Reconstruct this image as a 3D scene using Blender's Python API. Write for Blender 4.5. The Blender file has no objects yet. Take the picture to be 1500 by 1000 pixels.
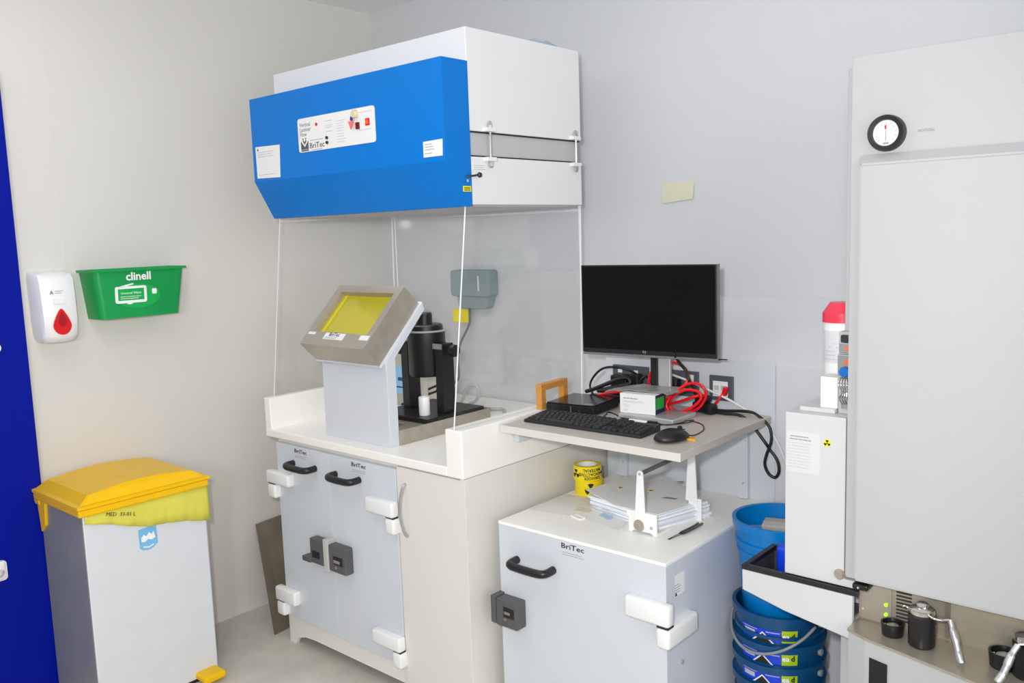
import bpy, bmesh, math, random
from mathutils import Vector, Matrix
random.seed(4)
PI = math.pi
scene = bpy.context.scene
COL = scene.collection

# ------------------------------------------------------------------ camera, world, lights, exposure
cam_data = bpy.data.cameras.new('camera')
cam = bpy.data.objects.new('camera', cam_data)
COL.objects.link(cam)
cam_data.sensor_width = 36.0
cam_data.lens = 30.447
cam_data.clip_start = 0.02
_rt = Vector((0.75208529, 0.65819509, -0.03386652))
_up = Vector((-0.05609544, 0.11512728, 0.9917656))
_fw = Vector((-0.65667421, 0.74399256, -0.12350728))
cam.matrix_world = Matrix(((_rt.x, _up.x, -_fw.x, 3.29879), (_rt.y, _up.y, -_fw.y, -2.79379),
                           (_rt.z, _up.z, -_fw.z, 1.60240), (0, 0, 0, 1)))
scene.camera = cam

world = bpy.data.worlds.new('room_world')
scene.world = world
world.use_nodes = True
world.node_tree.nodes['Background'].inputs[0].default_value = (0.98, 0.99, 1.0, 1)
world.node_tree.nodes['Background'].inputs[1].default_value = 0.6

def area_lamp(name, loc, size, power, color=(1, 1, 1), target=None, sy=None):
    d = bpy.data.lights.new(name, 'AREA')
    d.energy = power
    d.color = color
    d.shape = 'RECTANGLE' if sy else 'SQUARE'
    d.size = size
    if sy:
        d.size_y = sy
    o = bpy.data.objects.new(name, d)
    o.location = loc
    if target is not None:
        o.rotation_euler = (Vector(target) - Vector(loc)).to_track_quat('-Z', 'Y').to_euler()
    COL.objects.link(o)
    return o

# ceiling luminaires of the room
area_lamp('ceiling_lamp_rear', (1.0, -3.6, 2.63), 1.2, 5, (1.0, 0.99, 0.97), (1.0, -3.6, 0), 0.6)
area_lamp('ceiling_lamp_middle', (1.1, -2.0, 2.63), 1.2, 11, (1.0, 0.99, 0.97), (1.1, -2.0, 0), 0.6)
# fill light added under the hood to brighten the dark worktop
area_lamp('hood_added_fill', (0.91, -0.60, 1.688), 0.85, 3.2, (1.0, 0.99, 0.96), (0.91, -0.60, 0.8), 0.30)
lab = bpy.data.lights.new('added_fill_spot', 'SPOT')  # added spot behind the viewer: a set-back flash with gentler falloff
lab.energy = 160
lab.color = (1.0, 0.995, 0.985)
lab.spot_size = math.radians(100)
lab.spot_blend = 0.3
lab.shadow_soft_size = 0.2
lo = bpy.data.objects.new('added_fill_spot', lab)
lo.location = (3.72, -4.02, 1.82)
lo.rotation_euler = (Vector((1.3, -0.6, 1.1)) - lo.location).to_track_quat('-Z', 'Y').to_euler()
COL.objects.link(lo)

area_lamp('added_side_fill', (5.4, -2.7, 1.6), 2.4, 55, (0.98, 0.99, 1.0), (1.2, -0.9, 1.0), 1.7)  # added soft fill from the right for right-facing sides, not an actual window
flash = bpy.data.lights.new('camera_flash', 'SPOT')
flash.energy = 190
flash.color = (1.0, 0.995, 0.985)
flash.spot_size = math.radians(120)
flash.spot_blend = 0.5
flash.shadow_soft_size = 0.04
fo = bpy.data.objects.new('camera_flash', flash)
fo.location = Vector((3.29879, -2.79379, 1.6024)) + _up * 0.12 - _rt * 0.12
fo.rotation_euler = (_fw - 0.25 * _rt).to_track_quat('-Z', 'Y').to_euler()
COL.objects.link(fo)

scene.view_settings.view_transform = 'Standard'
scene.view_settings.look = 'None'
scene.view_settings.gamma = 1.0
scene.view_settings.use_curve_mapping = False
scene.view_settings.exposure = -0.65
scene.cycles.max_bounces = 16
scene.cycles.diffuse_bounces = 12
scene.cycles.transparent_max_bounces = 16

# ------------------------------------------------------------------ materials
def lin(c):
    return tuple(((v / 255) / 12.92 if v / 255 <= 0.04045 else ((v / 255 + 0.055) / 1.055) ** 2.4) for v in c)

MATS = {}
def M(name, rgb, rough=0.5, metal=0.0, var=0.03, scale=12.0, bump=0.0, stretch=None, coat=0.0, spec=0.5, emit=0.0):
    if name in MATS:
        return MATS[name]
    m = bpy.data.materials.new(name)
    m.use_nodes = True
    nt = m.node_tree
    b = nt.nodes['Principled BSDF']
    c = lin(rgb)
    tc = nt.nodes.new('ShaderNodeTexCoord')
    mp = nt.nodes.new('ShaderNodeMapping')
    if stretch:
        mp.inputs['Scale'].default_value = stretch
    nz = nt.nodes.new('ShaderNodeTexNoise')
    nz.inputs['Scale'].default_value = scale
    nz.inputs['Detail'].default_value = 5
    rp = nt.nodes.new('ShaderNodeValToRGB')
    rp.color_ramp.elements[0].position = 0.3
    rp.color_ramp.elements[1].position = 0.7
    rp.color_ramp.elements[0].color = tuple(max(0, v * (1 - var)) for v in c) + (1,)
    rp.color_ramp.elements[1].color = tuple(min(1, v * (1 + var)) for v in c) + (1,)
    nt.links.new(tc.outputs['Object'], mp.inputs['Vector'])
    nt.links.new(mp.outputs['Vector'], nz.inputs['Vector'])
    nt.links.new(nz.outputs['Fac'], rp.inputs['Fac'])
    nt.links.new(rp.outputs['Color'], b.inputs['Base Color'])
    b.inputs['Roughness'].default_value = rough
    b.inputs['Metallic'].default_value = metal
    b.inputs['Specular IOR Level'].default_value = spec
    b.inputs['Coat Weight'].default_value = coat
    b.inputs['Coat Roughness'].default_value = 0.08
    if bump:
        bp = nt.nodes.new('ShaderNodeBump')
        bp.inputs['Strength'].default_value = bump
        bp.inputs['Distance'].default_value = 0.01
        nt.links.new(nz.outputs['Fac'], bp.inputs['Height'])
        nt.links.new(bp.outputs['Normal'], b.inputs['Normal'])
    if emit:
        nt.links.new(rp.outputs['Color'], b.inputs['Emission Color'])
        b.inputs['Emission Strength'].default_value = emit
    MATS[name] = m
    return m

def clear_material(name, tint, gloss=0.06, rough=0.02):
    """clear sheet plastic or glass: mostly transparent with a Fresnel reflection"""
    if name in MATS:
        return MATS[name]
    m = bpy.data.materials.new(name)
    m.use_nodes = True
    nt = m.node_tree
    for n in list(nt.nodes):
        if n.type != 'OUTPUT_MATERIAL':
            nt.nodes.remove(n)
    out = nt.nodes['Material Output']
    tr = nt.nodes.new('ShaderNodeBsdfTransparent')
    tr.inputs[0].default_value = lin(tint) + (1,)
    gl = nt.nodes.new('ShaderNodeBsdfGlossy')
    gl.inputs['Roughness'].default_value = rough
    gl.inputs['Color'].default_value = (1, 1, 1, 1)
    lw = nt.nodes.new('ShaderNodeLayerWeight')
    pw = nt.nodes.new('ShaderNodeMath'); pw.operation = 'POWER'; pw.inputs[1].default_value = 4.0
    ma = nt.nodes.new('ShaderNodeMath'); ma.operation = 'MULTIPLY_ADD'
    ma.inputs[1].default_value = 0.5; ma.inputs[2].default_value = gloss * 0.5
    nt.links.new(lw.outputs['Facing'], pw.inputs[0])
    nt.links.new(pw.outputs[0], ma.inputs[0])
    mx = nt.nodes.new('ShaderNodeMixShader')
    nt.links.new(ma.outputs[0], mx.inputs[0])
    nt.links.new(tr.outputs[0], mx.inputs[1])
    nt.links.new(gl.outputs[0], mx.inputs[2])
    nt.links.new(mx.outputs[0], out.inputs[0])
    MATS[name] = m
    return m

def film_material(name, rgb, alpha, rough=0.3):
    """thin translucent plastic film"""
    m = M(name, rgb, rough)
    b = m.node_tree.nodes['Principled BSDF']
    b.inputs['Alpha'].default_value = alpha
    return m

wall_left_m = M('warm_white_wall_cladding', (216, 213, 207), 0.42, var=0.012, scale=2.0, bump=0.01)
wall_back_m = M('cool_white_wall_cladding', (211, 213, 217), 0.35, var=0.012, scale=2.0, bump=0.01)
wall_far_m = M('plain_white_wall', (228, 228, 226), 0.5, var=0.01)
ceiling_m = M('grey_ceiling_board', (240, 242, 244), 0.7, var=0.02, scale=20)
floor_m = M('grey_vinyl_floor', (204, 198, 187), 0.45, var=0.09, scale=9, bump=0.02)
door_m = M('navy_blue_door_paint', (0, 20, 146), 0.5, var=0.03, scale=4, spec=0.12)
white_m = M('white_powder_coat', (236, 236, 236), 0.38, var=0.01, scale=6)
cell_white = M('off_white_cell_enamel', (180, 181, 183), 0.4, var=0.01, scale=5)
unit_white = M('white_unit_enamel', (202, 203, 204), 0.4, var=0.01, scale=5)
white_cool = M('cool_white_enamel', (208, 213, 220), 0.3, var=0.01, scale=5)
white_warm = M('cream_white_laminate', (234, 232, 226), 0.42, var=0.012, scale=5)
worktop_m = M('white_moulded_worktop', (246, 244, 238), 0.28, var=0.012, scale=8)
panel_m = M('cream_cupboard_board', (224, 221, 213), 0.5, var=0.012, scale=4)
hood_white = M('white_hood_panel', (233, 233, 234), 0.45, var=0.01, scale=5)
blue_m = M('bright_blue_cover_paint', (0, 118, 206), 0.4, var=0.02, scale=3, spec=0.2)
band_m = M('grey_seal_band', (190, 190, 192), 0.45, var=0.02)
black_m = M('black_plastic', (22, 22, 24), 0.42, var=0.1, scale=30)
black_gloss = M('gloss_black_plastic', (14, 14, 16), 0.16, var=0.08, scale=20)
black_satin = M('black_painted_metal', (24, 24, 26), 0.36, var=0.12, scale=16)
screen_m = M('dark_screen_glass', (12, 12, 15), 0.3, var=0.03, scale=4, spec=0.15)
key_m = M('keycap_black', (40, 40, 42), 0.5, var=0.1, scale=40)
keylegend_m = M('keycap_print_grey', (130, 130, 132), 0.6)
steel_m = M('brushed_stainless_steel', (178, 170, 157), 0.36, metal=0.45, var=0.08, scale=14, stretch=(60, 2, 2))
steel_dark = M('dark_metal_plate', (150, 140, 124), 0.45, metal=0.75, var=0.16, scale=8)
steel_shelf = M('ledge_stainless_steel', (176, 168, 152), 0.32, metal=0.5, var=0.08, scale=10, stretch=(2, 40, 40))
chrome_m = M('polished_chrome', (225, 222, 218), 0.12, metal=1.0, var=0.02)
satin_alu = M('satin_aluminium', (196, 197, 200), 0.33, metal=0.85, var=0.04, scale=30)
silver_m = M('silver_plastic', (190, 190, 192), 0.35, metal=0.4, var=0.02)
lock_m = M('charcoal_lock_case', (86, 84, 86), 0.45, var=0.06, scale=25)
lock_light = M('lock_cylinder_nickel', (170, 164, 158), 0.3, metal=0.8)
strap_m = M('grey_lock_strap', (188, 186, 182), 0.5)
seam_m = M('shadow_gap_grey', (150, 150, 150), 0.7)
gap_m = M('dark_gap', (45, 45, 48), 0.8)
acrylic = clear_material('clear_acrylic_sheet', (254, 254, 254), 0.05, 0.03)
acrylic_edge = M('acrylic_edge_white', (240, 242, 242), 0.25)
lead_glass = M('yellow_lead_glass', (196, 184, 14), 0.1, var=0.05, scale=3, coat=0.6)
ink = M('black_print', (30, 30, 32), 0.6)
ink_grey = M('grey_print', (150, 150, 154), 0.6)
ink_light = M('pale_grey_print', (190, 191, 196), 0.6)
ink_white = M('white_print', (240, 242, 240), 0.5)
label_m = M('white_label_paper', (236, 236, 234), 0.5, var=0.01)
paper_m = M('white_paper_sheet', (246, 247, 250), 0.55, var=0.012)
sleeve_m = M('pale_plastic_sleeve', (232, 239, 246), 0.25, var=0.02, coat=0.3)
red_m = M('red_plastic', (215, 18, 24), 0.28, var=0.05)
red_dark = M('dark_red_plastic', (170, 8, 20), 0.15, var=0.1, coat=0.5)
red_lamp = M('lit_red_switch', (255, 90, 20), 0.3, emit=0.9)
red_off = M('unlit_red_switch', (110, 8, 22), 0.3)
green_m = M('green_plastic_box', (0, 150, 74), 0.35, var=0.03)
green_light = M('leaf_green_print', (0, 168, 78), 0.4, var=0.03)
green_lamp = M('lit_green_lamp', (175, 255, 30), 0.3, emit=1.0)
yellow_lid = M('yellow_bin_lid', (240, 190, 0), 0.35, var=0.02, spec=0.3)
yellow_bag = film_material('yellow_bin_bag', (222, 216, 84), 0.93, 0.3)
yellow_tag = M('yellow_tag', (244, 226, 20), 0.45)
yellow_tape = M('yellow_tape', (244, 218, 8), 0.35, var=0.02)
pale_yellow = M('pale_yellow_paper', (218, 217, 190), 0.6)
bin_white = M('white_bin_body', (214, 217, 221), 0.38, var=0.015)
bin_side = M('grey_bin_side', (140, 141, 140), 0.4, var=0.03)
sticker_blue = M('sky_blue_sticker', (120, 184, 226), 0.4)
grey_box = M('blue_grey_enclosure', (142, 158, 164), 0.45, var=0.02)
grey_cable = M('grey_cable_sheath', (120, 122, 124), 0.45)
pale_hose = M('pale_grey_hose', (184, 187, 188), 0.4)
white_cable = M('white_cable_sheath', (226, 226, 224), 0.45)
black_cable = M('black_cable_sheath', (24, 24, 26), 0.4)
red_cable = M('red_cable_sheath', (232, 10, 28), 0.3)
wood_m = M('light_oak', (206, 142, 66), 0.45, var=0.14, scale=7, stretch=(14, 2, 14))
shelf_m = M('grey_beige_laminate', (196, 190, 181), 0.42, var=0.035, scale=9, stretch=(3, 22, 22))
shelf_edge = M('pale_edge_band', (214, 210, 201), 0.42, var=0.02)
socket_m = M('dark_grey_socket_plate', (82, 88, 98), 0.4, var=0.04)
beige_m = M('beige_instrument_case', (206, 202, 190), 0.45)
lcd_m = M('blue_lcd_screen', (140, 190, 226), 0.3, emit=0.35)
lcd_bar = M('lcd_dark_text', (60, 90, 140), 0.4)
navy_print = M('navy_carton_side', (24, 24, 78), 0.4)
orange_m = M('orange_label', (240, 166, 30), 0.4)
foil_m = M('crumpled_grey_foil', (150, 148, 147), 0.32, metal=0.2, var=0.1, scale=18, bump=0.3)
bucket_light = M('light_blue_bucket', (0, 122, 198), 0.3, var=0.04)
bucket_dark = M('teal_blue_bucket', (0, 72, 122), 0.26, var=0.06)
label_blue = M('royal_blue_label', (14, 62, 214), 0.3)
label_lime = M('lime_green_label', (172, 206, 20), 0.35)
handle_grey = M('grey_bucket_handle', (138, 142, 148), 0.4)
sharps_red = M('red_sharps_lid', (236, 60, 84), 0.3, var=0.04)
sharps_body = M('white_sharps_tub', (238, 238, 238), 0.4)
blue_knob = M('blue_valve_knob', (20, 106, 190), 0.3)
tray_black = M('black_tray_rim', (34, 30, 32), 0.35)
bag_clear = film_material('clear_poly_bag', (232, 232, 230), 0.2, 0.15)
blue_film = film_material('pale_blue_film', (176, 206, 226), 0.7, 0.3)
dial_face = M('dial_face', (222, 226, 232), 0.4)
tweezer_m = M('tweezer_steel', (120, 116, 114), 0.3, metal=0.9)
tan_m = M('tan_sachet', (214, 200, 158), 0.5)

# ------------------------------------------------------------------ building helpers
WM = {}          # world matrix of every thing / part (so parts can be written in room coordinates)

def thing(name, label, cat, loc=(0, 0, 0), rz=0.0, group=None, rot=None):
    o = bpy.data.objects.new(name, None)
    o.empty_display_size = 0.05
    o.location = loc
    o.rotation_euler = rot if rot else (0, 0, rz)
    o['label'] = label
    o['category'] = cat
    if group:
        o['group'] = group
    COL.objects.link(o)
    WM[o] = Matrix.Translation(Vector(loc)) @ o.rotation_euler.to_matrix().to_4x4()
    return o

def tag(o, label=None, cat=None, group=None, kind=None):
    if label: o['label'] = label
    if cat: o['category'] = cat
    if group: o['group'] = group
    if kind: o['kind'] = kind
    return o

def obj(name, bm, mat, parent=None, world=True, smooth=False, loc=None, label=None):
    """link a bmesh as ONE object; with world=True its vertices are given in room coordinates"""
    me = bpy.data.meshes.new(name)
    o = bpy.data.objects.new(name, me)
    COL.objects.link(o)
    if parent is not None:
        o.parent = parent
        WM[o] = WM[parent].copy()
        if world:
            bm.transform(WM[parent].inverted())
    elif loc is not None:
        o.location = loc
        WM[o] = Matrix.Translation(Vector(loc))
        if world:
            bm.transform(WM[o].inverted())
    else:
        if world and bm.verts:
            xs = [v.co.x for v in bm.verts]; ys = [v.co.y for v in bm.verts]; zs = [v.co.z for v in bm.verts]
            c = Vector(((min(xs) + max(xs)) / 2, (min(ys) + max(ys)) / 2, min(zs)))
            o.location = c
            bm.transform(Matrix.Translation(-c))
            WM[o] = Matrix.Translation(c)
        else:
            WM[o] = Matrix.Identity(4)
    bmesh.ops.recalc_face_normals(bm, faces=bm.faces[:])
    bm.to_mesh(me)
    bm.free()
    for mm in (mat if isinstance(mat, (list, tuple)) else [mat]):
        me.materials.append(mm)
    if smooth:
        me.shade_smooth()
        if smooth is not True:
            me.set_sharp_from_angle(angle=math.radians(smooth))
    if label:
        o['label'] = label
    return o

def add_box(bm, x0, x1, y0, y1, z0, z1, bev=0.0, seg=2, mat=0):
    t = bmesh.new()
    bmesh.ops.create_cube(t, size=1.0)
    for v in t.verts:
        v.co = Vector((x0 + (v.co.x + .5) * (x1 - x0), y0 + (v.co.y + .5) * (y1 - y0), z0 + (v.co.z + .5) * (z1 - z0)))
    if bev > 0:
        bmesh.ops.bevel(t, geom=t.edges[:], offset=bev, segments=seg, affect='EDGES', profile=0.5)
    merge(bm, t, mat)
    return bm

def merge(bm, t, mat=0, mtx=None):
    if mtx is not None:
        t.transform(mtx)
    mp = {}
    for v in t.verts:
        mp[v] = bm.verts.new(v.co)
    for f in t.faces:
        try:
            nf = bm.faces.new([mp[v] for v in f.verts])
            nf.material_index = mat if mat else f.material_index
        except ValueError:
            pass
    t.free()

def bx(x0, x1, y0, y1, z0, z1, bev=0.0, seg=2):
    return add_box(bmesh.new(), x0, x1, y0, y1, z0, z1, bev, seg)

def add_prism(bm, pts, axis, a0, a1, bev=0.0, mat=0):
    """extrude a 2D outline along an axis: axis 'x' -> pts are (y,z), 'y' -> (x,z), 'z' -> (x,y)"""
    def p3(p, a):
        return {'x': (a, p[0], p[1]), 'y': (p[0], a, p[1]), 'z': (p[0], p[1], a)}[axis]
    t = bmesh.new()
    lo = [t.verts.new(p3(p, a0)) for p in pts]
    hi = [t.verts.new(p3(p, a1)) for p in pts]
    n = len(pts)
    t.faces.new(lo[::-1]); t.faces.new(hi)
    for i in range(n):
        t.faces.new((lo[i], lo[(i + 1) % n], hi[(i + 1) % n], hi[i]))
    bmesh.ops.recalc_face_normals(t, faces=t.faces[:])
    if bev > 0:
        bmesh.ops.bevel(t, geom=t.edges[:], offset=bev, segments=2, affect='EDGES', profile=0.5)
    merge(bm, t, mat)
    return bm

def prism(pts, axis, a0, a1, bev=0.0):
    return add_prism(bmesh.new(), pts, axis, a0, a1, bev)

def rrect(x0, x1, z0, z1, r, n=4):
    pts = []
    for cx, cz, a in ((x1 - r, z1 - r, 0), (x0 + r, z1 - r, 90), (x0 + r, z0 + r, 180), (x1 - r, z0 + r, 270)):
        for i in range(n + 1):
            t = math.radians(a + 90 * i / n)
            pts.append((cx + r * math.cos(t), cz + r * math.sin(t)))
    return pts

def add_lathe(bm, prof, c=(0, 0, 0), seg=28, axis='z', mat=0, loop=False):
    """revolve (radius, height) pairs; closed at both ends where the radius is not 0"""
    t = bmesh.new()
    rings = []
    for r, h in prof:
        if r < 1e-6:
            rings.append([t.verts.new((0, 0, h))])
        else:
            rings.append([t.verts.new((r * math.cos(2 * PI * i / seg), r * math.sin(2 * PI * i / seg), h)) for i in range(seg)])
    for a, b in zip(rings, rings[1:]):
        for i in range(seg):
            j = (i + 1) % seg
            if len(a) == 1 and len(b) == 1: continue
            if len(a) == 1: t.faces.new((a[0], b[i], b[j]))
            elif len(b) == 1: t.faces.new((a[i], a[j], b[0]))
            else: t.faces.new((a[i], a[j], b[j], b[i]))
    if loop:
        for i in range(seg):
            t.faces.new((rings[-1][i], rings[-1][(i + 1) % seg], rings[0][(i + 1) % seg], rings[0][i]))
    else:
        if len(rings[0]) > 1: t.faces.new(rings[0][::-1])
        if len(rings[-1]) > 1: t.faces.new(rings[-1])
    rot = {'z': Matrix.Identity(4), 'y': Matrix.Rotation(PI / 2, 4, 'X'), 'x': Matrix.Rotation(PI / 2, 4, 'Y'),
           '-y': Matrix.Rotation(PI / 2, 4, 'X')}[axis]
    merge(bm, t, mat, Matrix.Translation(Vector(c)) @ rot)
    return bm

def lathe(prof, c=(0, 0, 0), seg=28, axis='z', loop=False):
    return add_lathe(bmesh.new(), prof, c, seg, axis, 0, loop)

def disc(cx, cy, cz, r, depth, axis='y', seg=24, bev=0.0):
    """short cylinder whose axis is y: front face at cy, going back by depth"""
    if bev:
        prof = [(r - bev, 0), (r, bev), (r, depth)]
    else:
        prof = [(r, 0), (r, depth)]
    t = bmesh.new()
    add_lathe(t, prof, (0, 0, 0), seg)
    rot = {'y': Matrix.Rotation(-PI / 2, 4, 'X'), 'x': Matrix.Rotation(-PI / 2, 4, 'Y'), 'z': Matrix.Identity(4)}[axis]
    t.transform(Matrix.Translation((cx, cy, cz)) @ rot)
    return t

def smooth_path(pts, n=6):
    P = [Vector(p) for p in pts]
    if len(P) < 3: return P
    out = []
    for i in range(len(P) - 1):
        p0 = P[max(i - 1, 0)]; p1 = P[i]; p2 = P[i + 1]; p3 = P[min(i + 2, len(P) - 1)]
        for k in range(n):
            t = k / n
            out.append(0.5 * ((2 * p1) + (-p0 + p2) * t + (2 * p0 - 5 * p1 + 4 * p2 - p3) * t * t + (-p0 + 3 * p1 - 3 * p2 + p3) * t ** 3))
    out.append(P[-1])
    return out

def add_tube(bm, pts, r, seg=8, smooth=6, mat=0, radii=None):
    P = smooth_path(pts, smooth) if smooth else [Vector(p) for p in pts]
    t = bmesh.new()
    rings = []
    prev = None
    for i, p in enumerate(P):
        d = (P[min(i + 1, len(P) - 1)] - P[max(i - 1, 0)])
        d = d.normalized() if d.length > 1e-9 else Vector((0, 0, 1))
        if prev is None:
            u = d.orthogonal().normalized()
        else:
            u = (prev - d * prev.dot(d))
            u = u.normalized() if u.length > 1e-6 else d.orthogonal().normalized()
        prev = u
        w = d.cross(u)
        rr = r if radii is None else radii[min(int(i / max(1, smooth)), len(radii) - 1)]
        rings.append([t.verts.new(p + (u * math.cos(2 * PI * k / seg) + w * math.sin(2 * PI * k / seg)) * rr) for k in range(seg)])
    for a, b in zip(rings, rings[1:]):
        for k in range(seg):
            t.faces.new((a[k], a[(k + 1) % seg], b[(k + 1) % seg], b[k]))
    t.faces.new(rings[0][::-1]); t.faces.new(rings[-1])
    merge(bm, t, mat)
    return bm

def tube(pts, r, seg=8, smooth=6, radii=None):
    return add_tube(bmesh.new(), pts, r, seg, smooth, 0, radii)

def text_bm(s, size, depth=0.0004, spacing=1.0, align='CENTER', bold=0.0, line=1.0):
    cu = bpy.data.curves.new('lettering', 'FONT')
    cu.body = s
    cu.size = size
    cu.align_x = align
    cu.align_y = 'CENTER'
    cu.extrude = depth
    cu.offset = bold
    cu.space_character = spacing
    cu.space_line = line
    cu.resolution_u = 2
    to = bpy.data.objects.new('lettering', cu)
    COL.objects.link(to)
    dg = bpy.context.evaluated_depsgraph_get()
    me = bpy.data.meshes.new_from_object(to.evaluated_get(dg))
    bm = bmesh.new()
    bm.from_mesh(me)
    bpy.data.objects.remove(to)
    bpy.data.meshes.remove(me)
    bpy.data.curves.remove(cu)
    return bm

FACE = {'-y': Matrix(((1, 0, 0), (0, 0, -1), (0, 1, 0))).to_4x4(),      # read by someone looking towards +y
        'x': Matrix(((0, 0, 1), (1, 0, 0), (0, 1, 0))).to_4x4(),        # read by someone looking towards -x
        'z': Matrix.Identity(4)}

def letters(s, size, at, face, mat, parent, name='lettering', width=None, roll=0.0, **k):
    bm = text_bm(s, size, **k)
    if width and bm.verts:
        xs = [v.co.x for v in bm.verts]
        w = max(xs) - min(xs)
        f = width / w
        for v in bm.verts: v.co.x *= f
    bm.transform(Matrix.Translation(Vector(at)) @ FACE[face] @ Matrix.Rotation(roll, 4, 'Z'))
    return obj(name, bm, mat, parent)

def line_rows(bm, x0, x1, zs, face, plane, h=0.0016, jag=0.3, t=0.0004):
    """rows of tiny print as raised dashes"""
    for z in zs:
        a = x0 + random.random() * 0.05 * (x1 - x0)
        e = x1 - random.random() * jag * (x1 - x0)
        while a < e:
            b = min(e, a + (x1 - x0) * (0.06 + 0.16 * random.random()))
            if face == '-y': add_box(bm, a, b, plane - t, plane, z, z + h)
            elif face == 'x': add_box(bm, plane, plane + t, a, b, z, z + h)
            else: add_box(bm, a, b, z, z + h, plane, plane + t)
            a = b + (x1 - x0) * 0.02
    return bm

def trefoil_bm(r, depth=0.0006, seg=6):
    bm = bmesh.new()
    for k in range(3):
        a0 = math.radians(90 + 120 * k - 30 + 180); a1 = a0 + math.radians(60)
        pts = []
        for i in range(seg + 1):
            a = a0 + (a1 - a0) * i / seg
            pts.append((r * math.cos(a), r * math.sin(a)))
        for i in range(seg + 1):
            a = a1 - (a1 - a0) * i / seg
            pts.append((0.3 * r * math.cos(a), 0.3 * r * math.sin(a)))
        add_prism(bm, pts, 'z', -depth, depth)
    add_prism(bm, [(0.19 * r * math.cos(2 * PI * i / 12), 0.19 * r * math.sin(2 * PI * i / 12)) for i in range(12)], 'z', -depth, depth)
    return bm

def copy_tree(o, parent=None, matrix=None):
    c = o.copy()
    COL.objects.link(c)
    if parent is not None:
        c.parent = parent
    WM[c] = WM[o].copy()
    for ch in list(o.children):
        copy_tree(ch, c)
    return c

# ------------------------------------------------------------------ the room (open towards the rest of the laboratory behind the viewer)
H = 2.66
tag(obj('floor', bx(-0.08, 4.08, -4.48, 0.08, -0.06, 0.0), floor_m), kind='structure')
tag(obj('ceiling', bx(-0.08, 4.08, -4.48, 0.08, H, H + 0.06), ceiling_m), kind='structure')
tag(obj('wall_left', bx(-0.08, 0.0, -4.4, 0.0, 0, H), wall_left_m), kind='structure')
tag(obj('wall_back', bx(-0.08, 4.08, 0.0, 0.08, 0, H), wall_back_m), kind='structure')
tag(obj('trim_1', bx(0.0, 0.0012, -1.493, -1.488, 0.0, H), wall_left_m), kind='structure')
# boxed-in service duct behind the desk shelf
duct = obj('trim_2', prism([(-0.195, 0.0), (-0.195, 1.160), (-0.0, 1.36), (-0.0, 0.0)], 'x', 1.462, 2.52, 0.003), wall_back_m, loc=(1.99, -0.1, 0))
tag(duct, kind='structure')
obj('socket_panel', bx(1.466, 2.122, -0.2, -0.1955, 0.70, 1.162, 0.001), white_cool, duct)
obj('edge_strip', bx(2.104, 2.124, -0.2025, -0.2, 0.72, 1.160, 0.001), white_cool, duct)

# navy door in the left wall
door = thing('door_1', 'plain navy blue door with a white handle', 'door', (0.0, -2.1, 0))
tag(door, kind='structure')
obj('door_leaf', bx(0.0, 0.035, -2.56, -1.658, 0.004, 2.2, 0.002), door_m, door)
h = obj('handle_plate', bx(0.035, 0.05, -1.93, -1.80, 0.47, 0.54, 0.012, 3), label_m, door)
obj('handle_grip', tube([(0.045, -1.90, 0.505), (0.075, -1.88, 0.505), (0.075, -1.84, 0.503), (0.05, -1.82, 0.502)], 0.011), label_m, h)
obj('lock_rose', disc(0.045, -1.765, 1.276, 0.018, -0.01, 'x'), label_m, door)
del door['category']

# ------------------------------------------------------------------ wipes box and soap dispenser on the left wall
wb = thing('wipes_dispenser', 'green plastic wipes box fixed high on the left wall', 'dispenser', (0.0, -1.26, 1.35))
t = bmesh.new()
def green_ring(z, yl, yr, d, r=0.02, n=4):
    pts = [(0.001, yl)]
    for i in range(n + 1):
        a = math.radians(90 * i / n)
        pts.append((d - r + r * math.sin(a), yl + r - r * math.cos(a)))
    for i in range(n + 1):
        a = math.radians(90 * i / n)
        pts.append((d - r + r * math.cos(a), yr - r + r * math.sin(a)))
    pts.append((0.001, yr))
    return [t.verts.new((px, py, z)) for px, py in pts]
rings = [green_ring(1.342, -1.428, -1.128, 0.118), green_ring(1.515, -1.446, -1.102, 0.128)]
inn = [green_ring(1.515, -1.443, -1.105, 0.125), green_ring(1.36, -1.424, -1.131, 0.114)]
allr = rings + inn
for a, b in zip(allr, allr[1:]):
    for i in range(len(a)):
        t.faces.new((a[i], a[(i + 1) % len(a)], b[(i + 1) % len(b)], b[i]))
t.faces.new(allr[0][::-1]); t.faces.new(allr[-1])
obj('tub', t, green_m, wb, smooth=35)
t = bmesh.new()
n_r = rings[1]
rim_o = [(0.0, -1.456), (0.13, -1.452), (0.138, -1.444), (0.138, -1.104), (0.13, -1.095), (0.0, -1.092)]
rim_i = [(0.006, -1.443), (0.118, -1.443), (0.124, -1.437), (0.124, -1.111), (0.118, -1.105), (0.006, -1.105)]
vo = [[t.verts.new((p[0], p[1], z)) for p in rim_o] for z in (1.514, 1.523)]
vi = [[t.verts.new((p[0], p[1], z)) for p in rim_i] for z in (1.514, 1.523)]
for i in range(6):
    j = (i + 1) % 6
    t.faces.new((vo[0][i], vo[0][j], vo[1][j], vo[1][i])); t.faces.new((vi[0][i], vi[0][j], vi[1][j], vi[1][i]))
    t.faces.new((vo[1][i], vo[1][j], vi[1][j], vi[1][i])); t.faces.new((vo[0][i], vo[0][j], vi[0][j], vi[0][i]))
obj('rim', t, green_m, wb)
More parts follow.
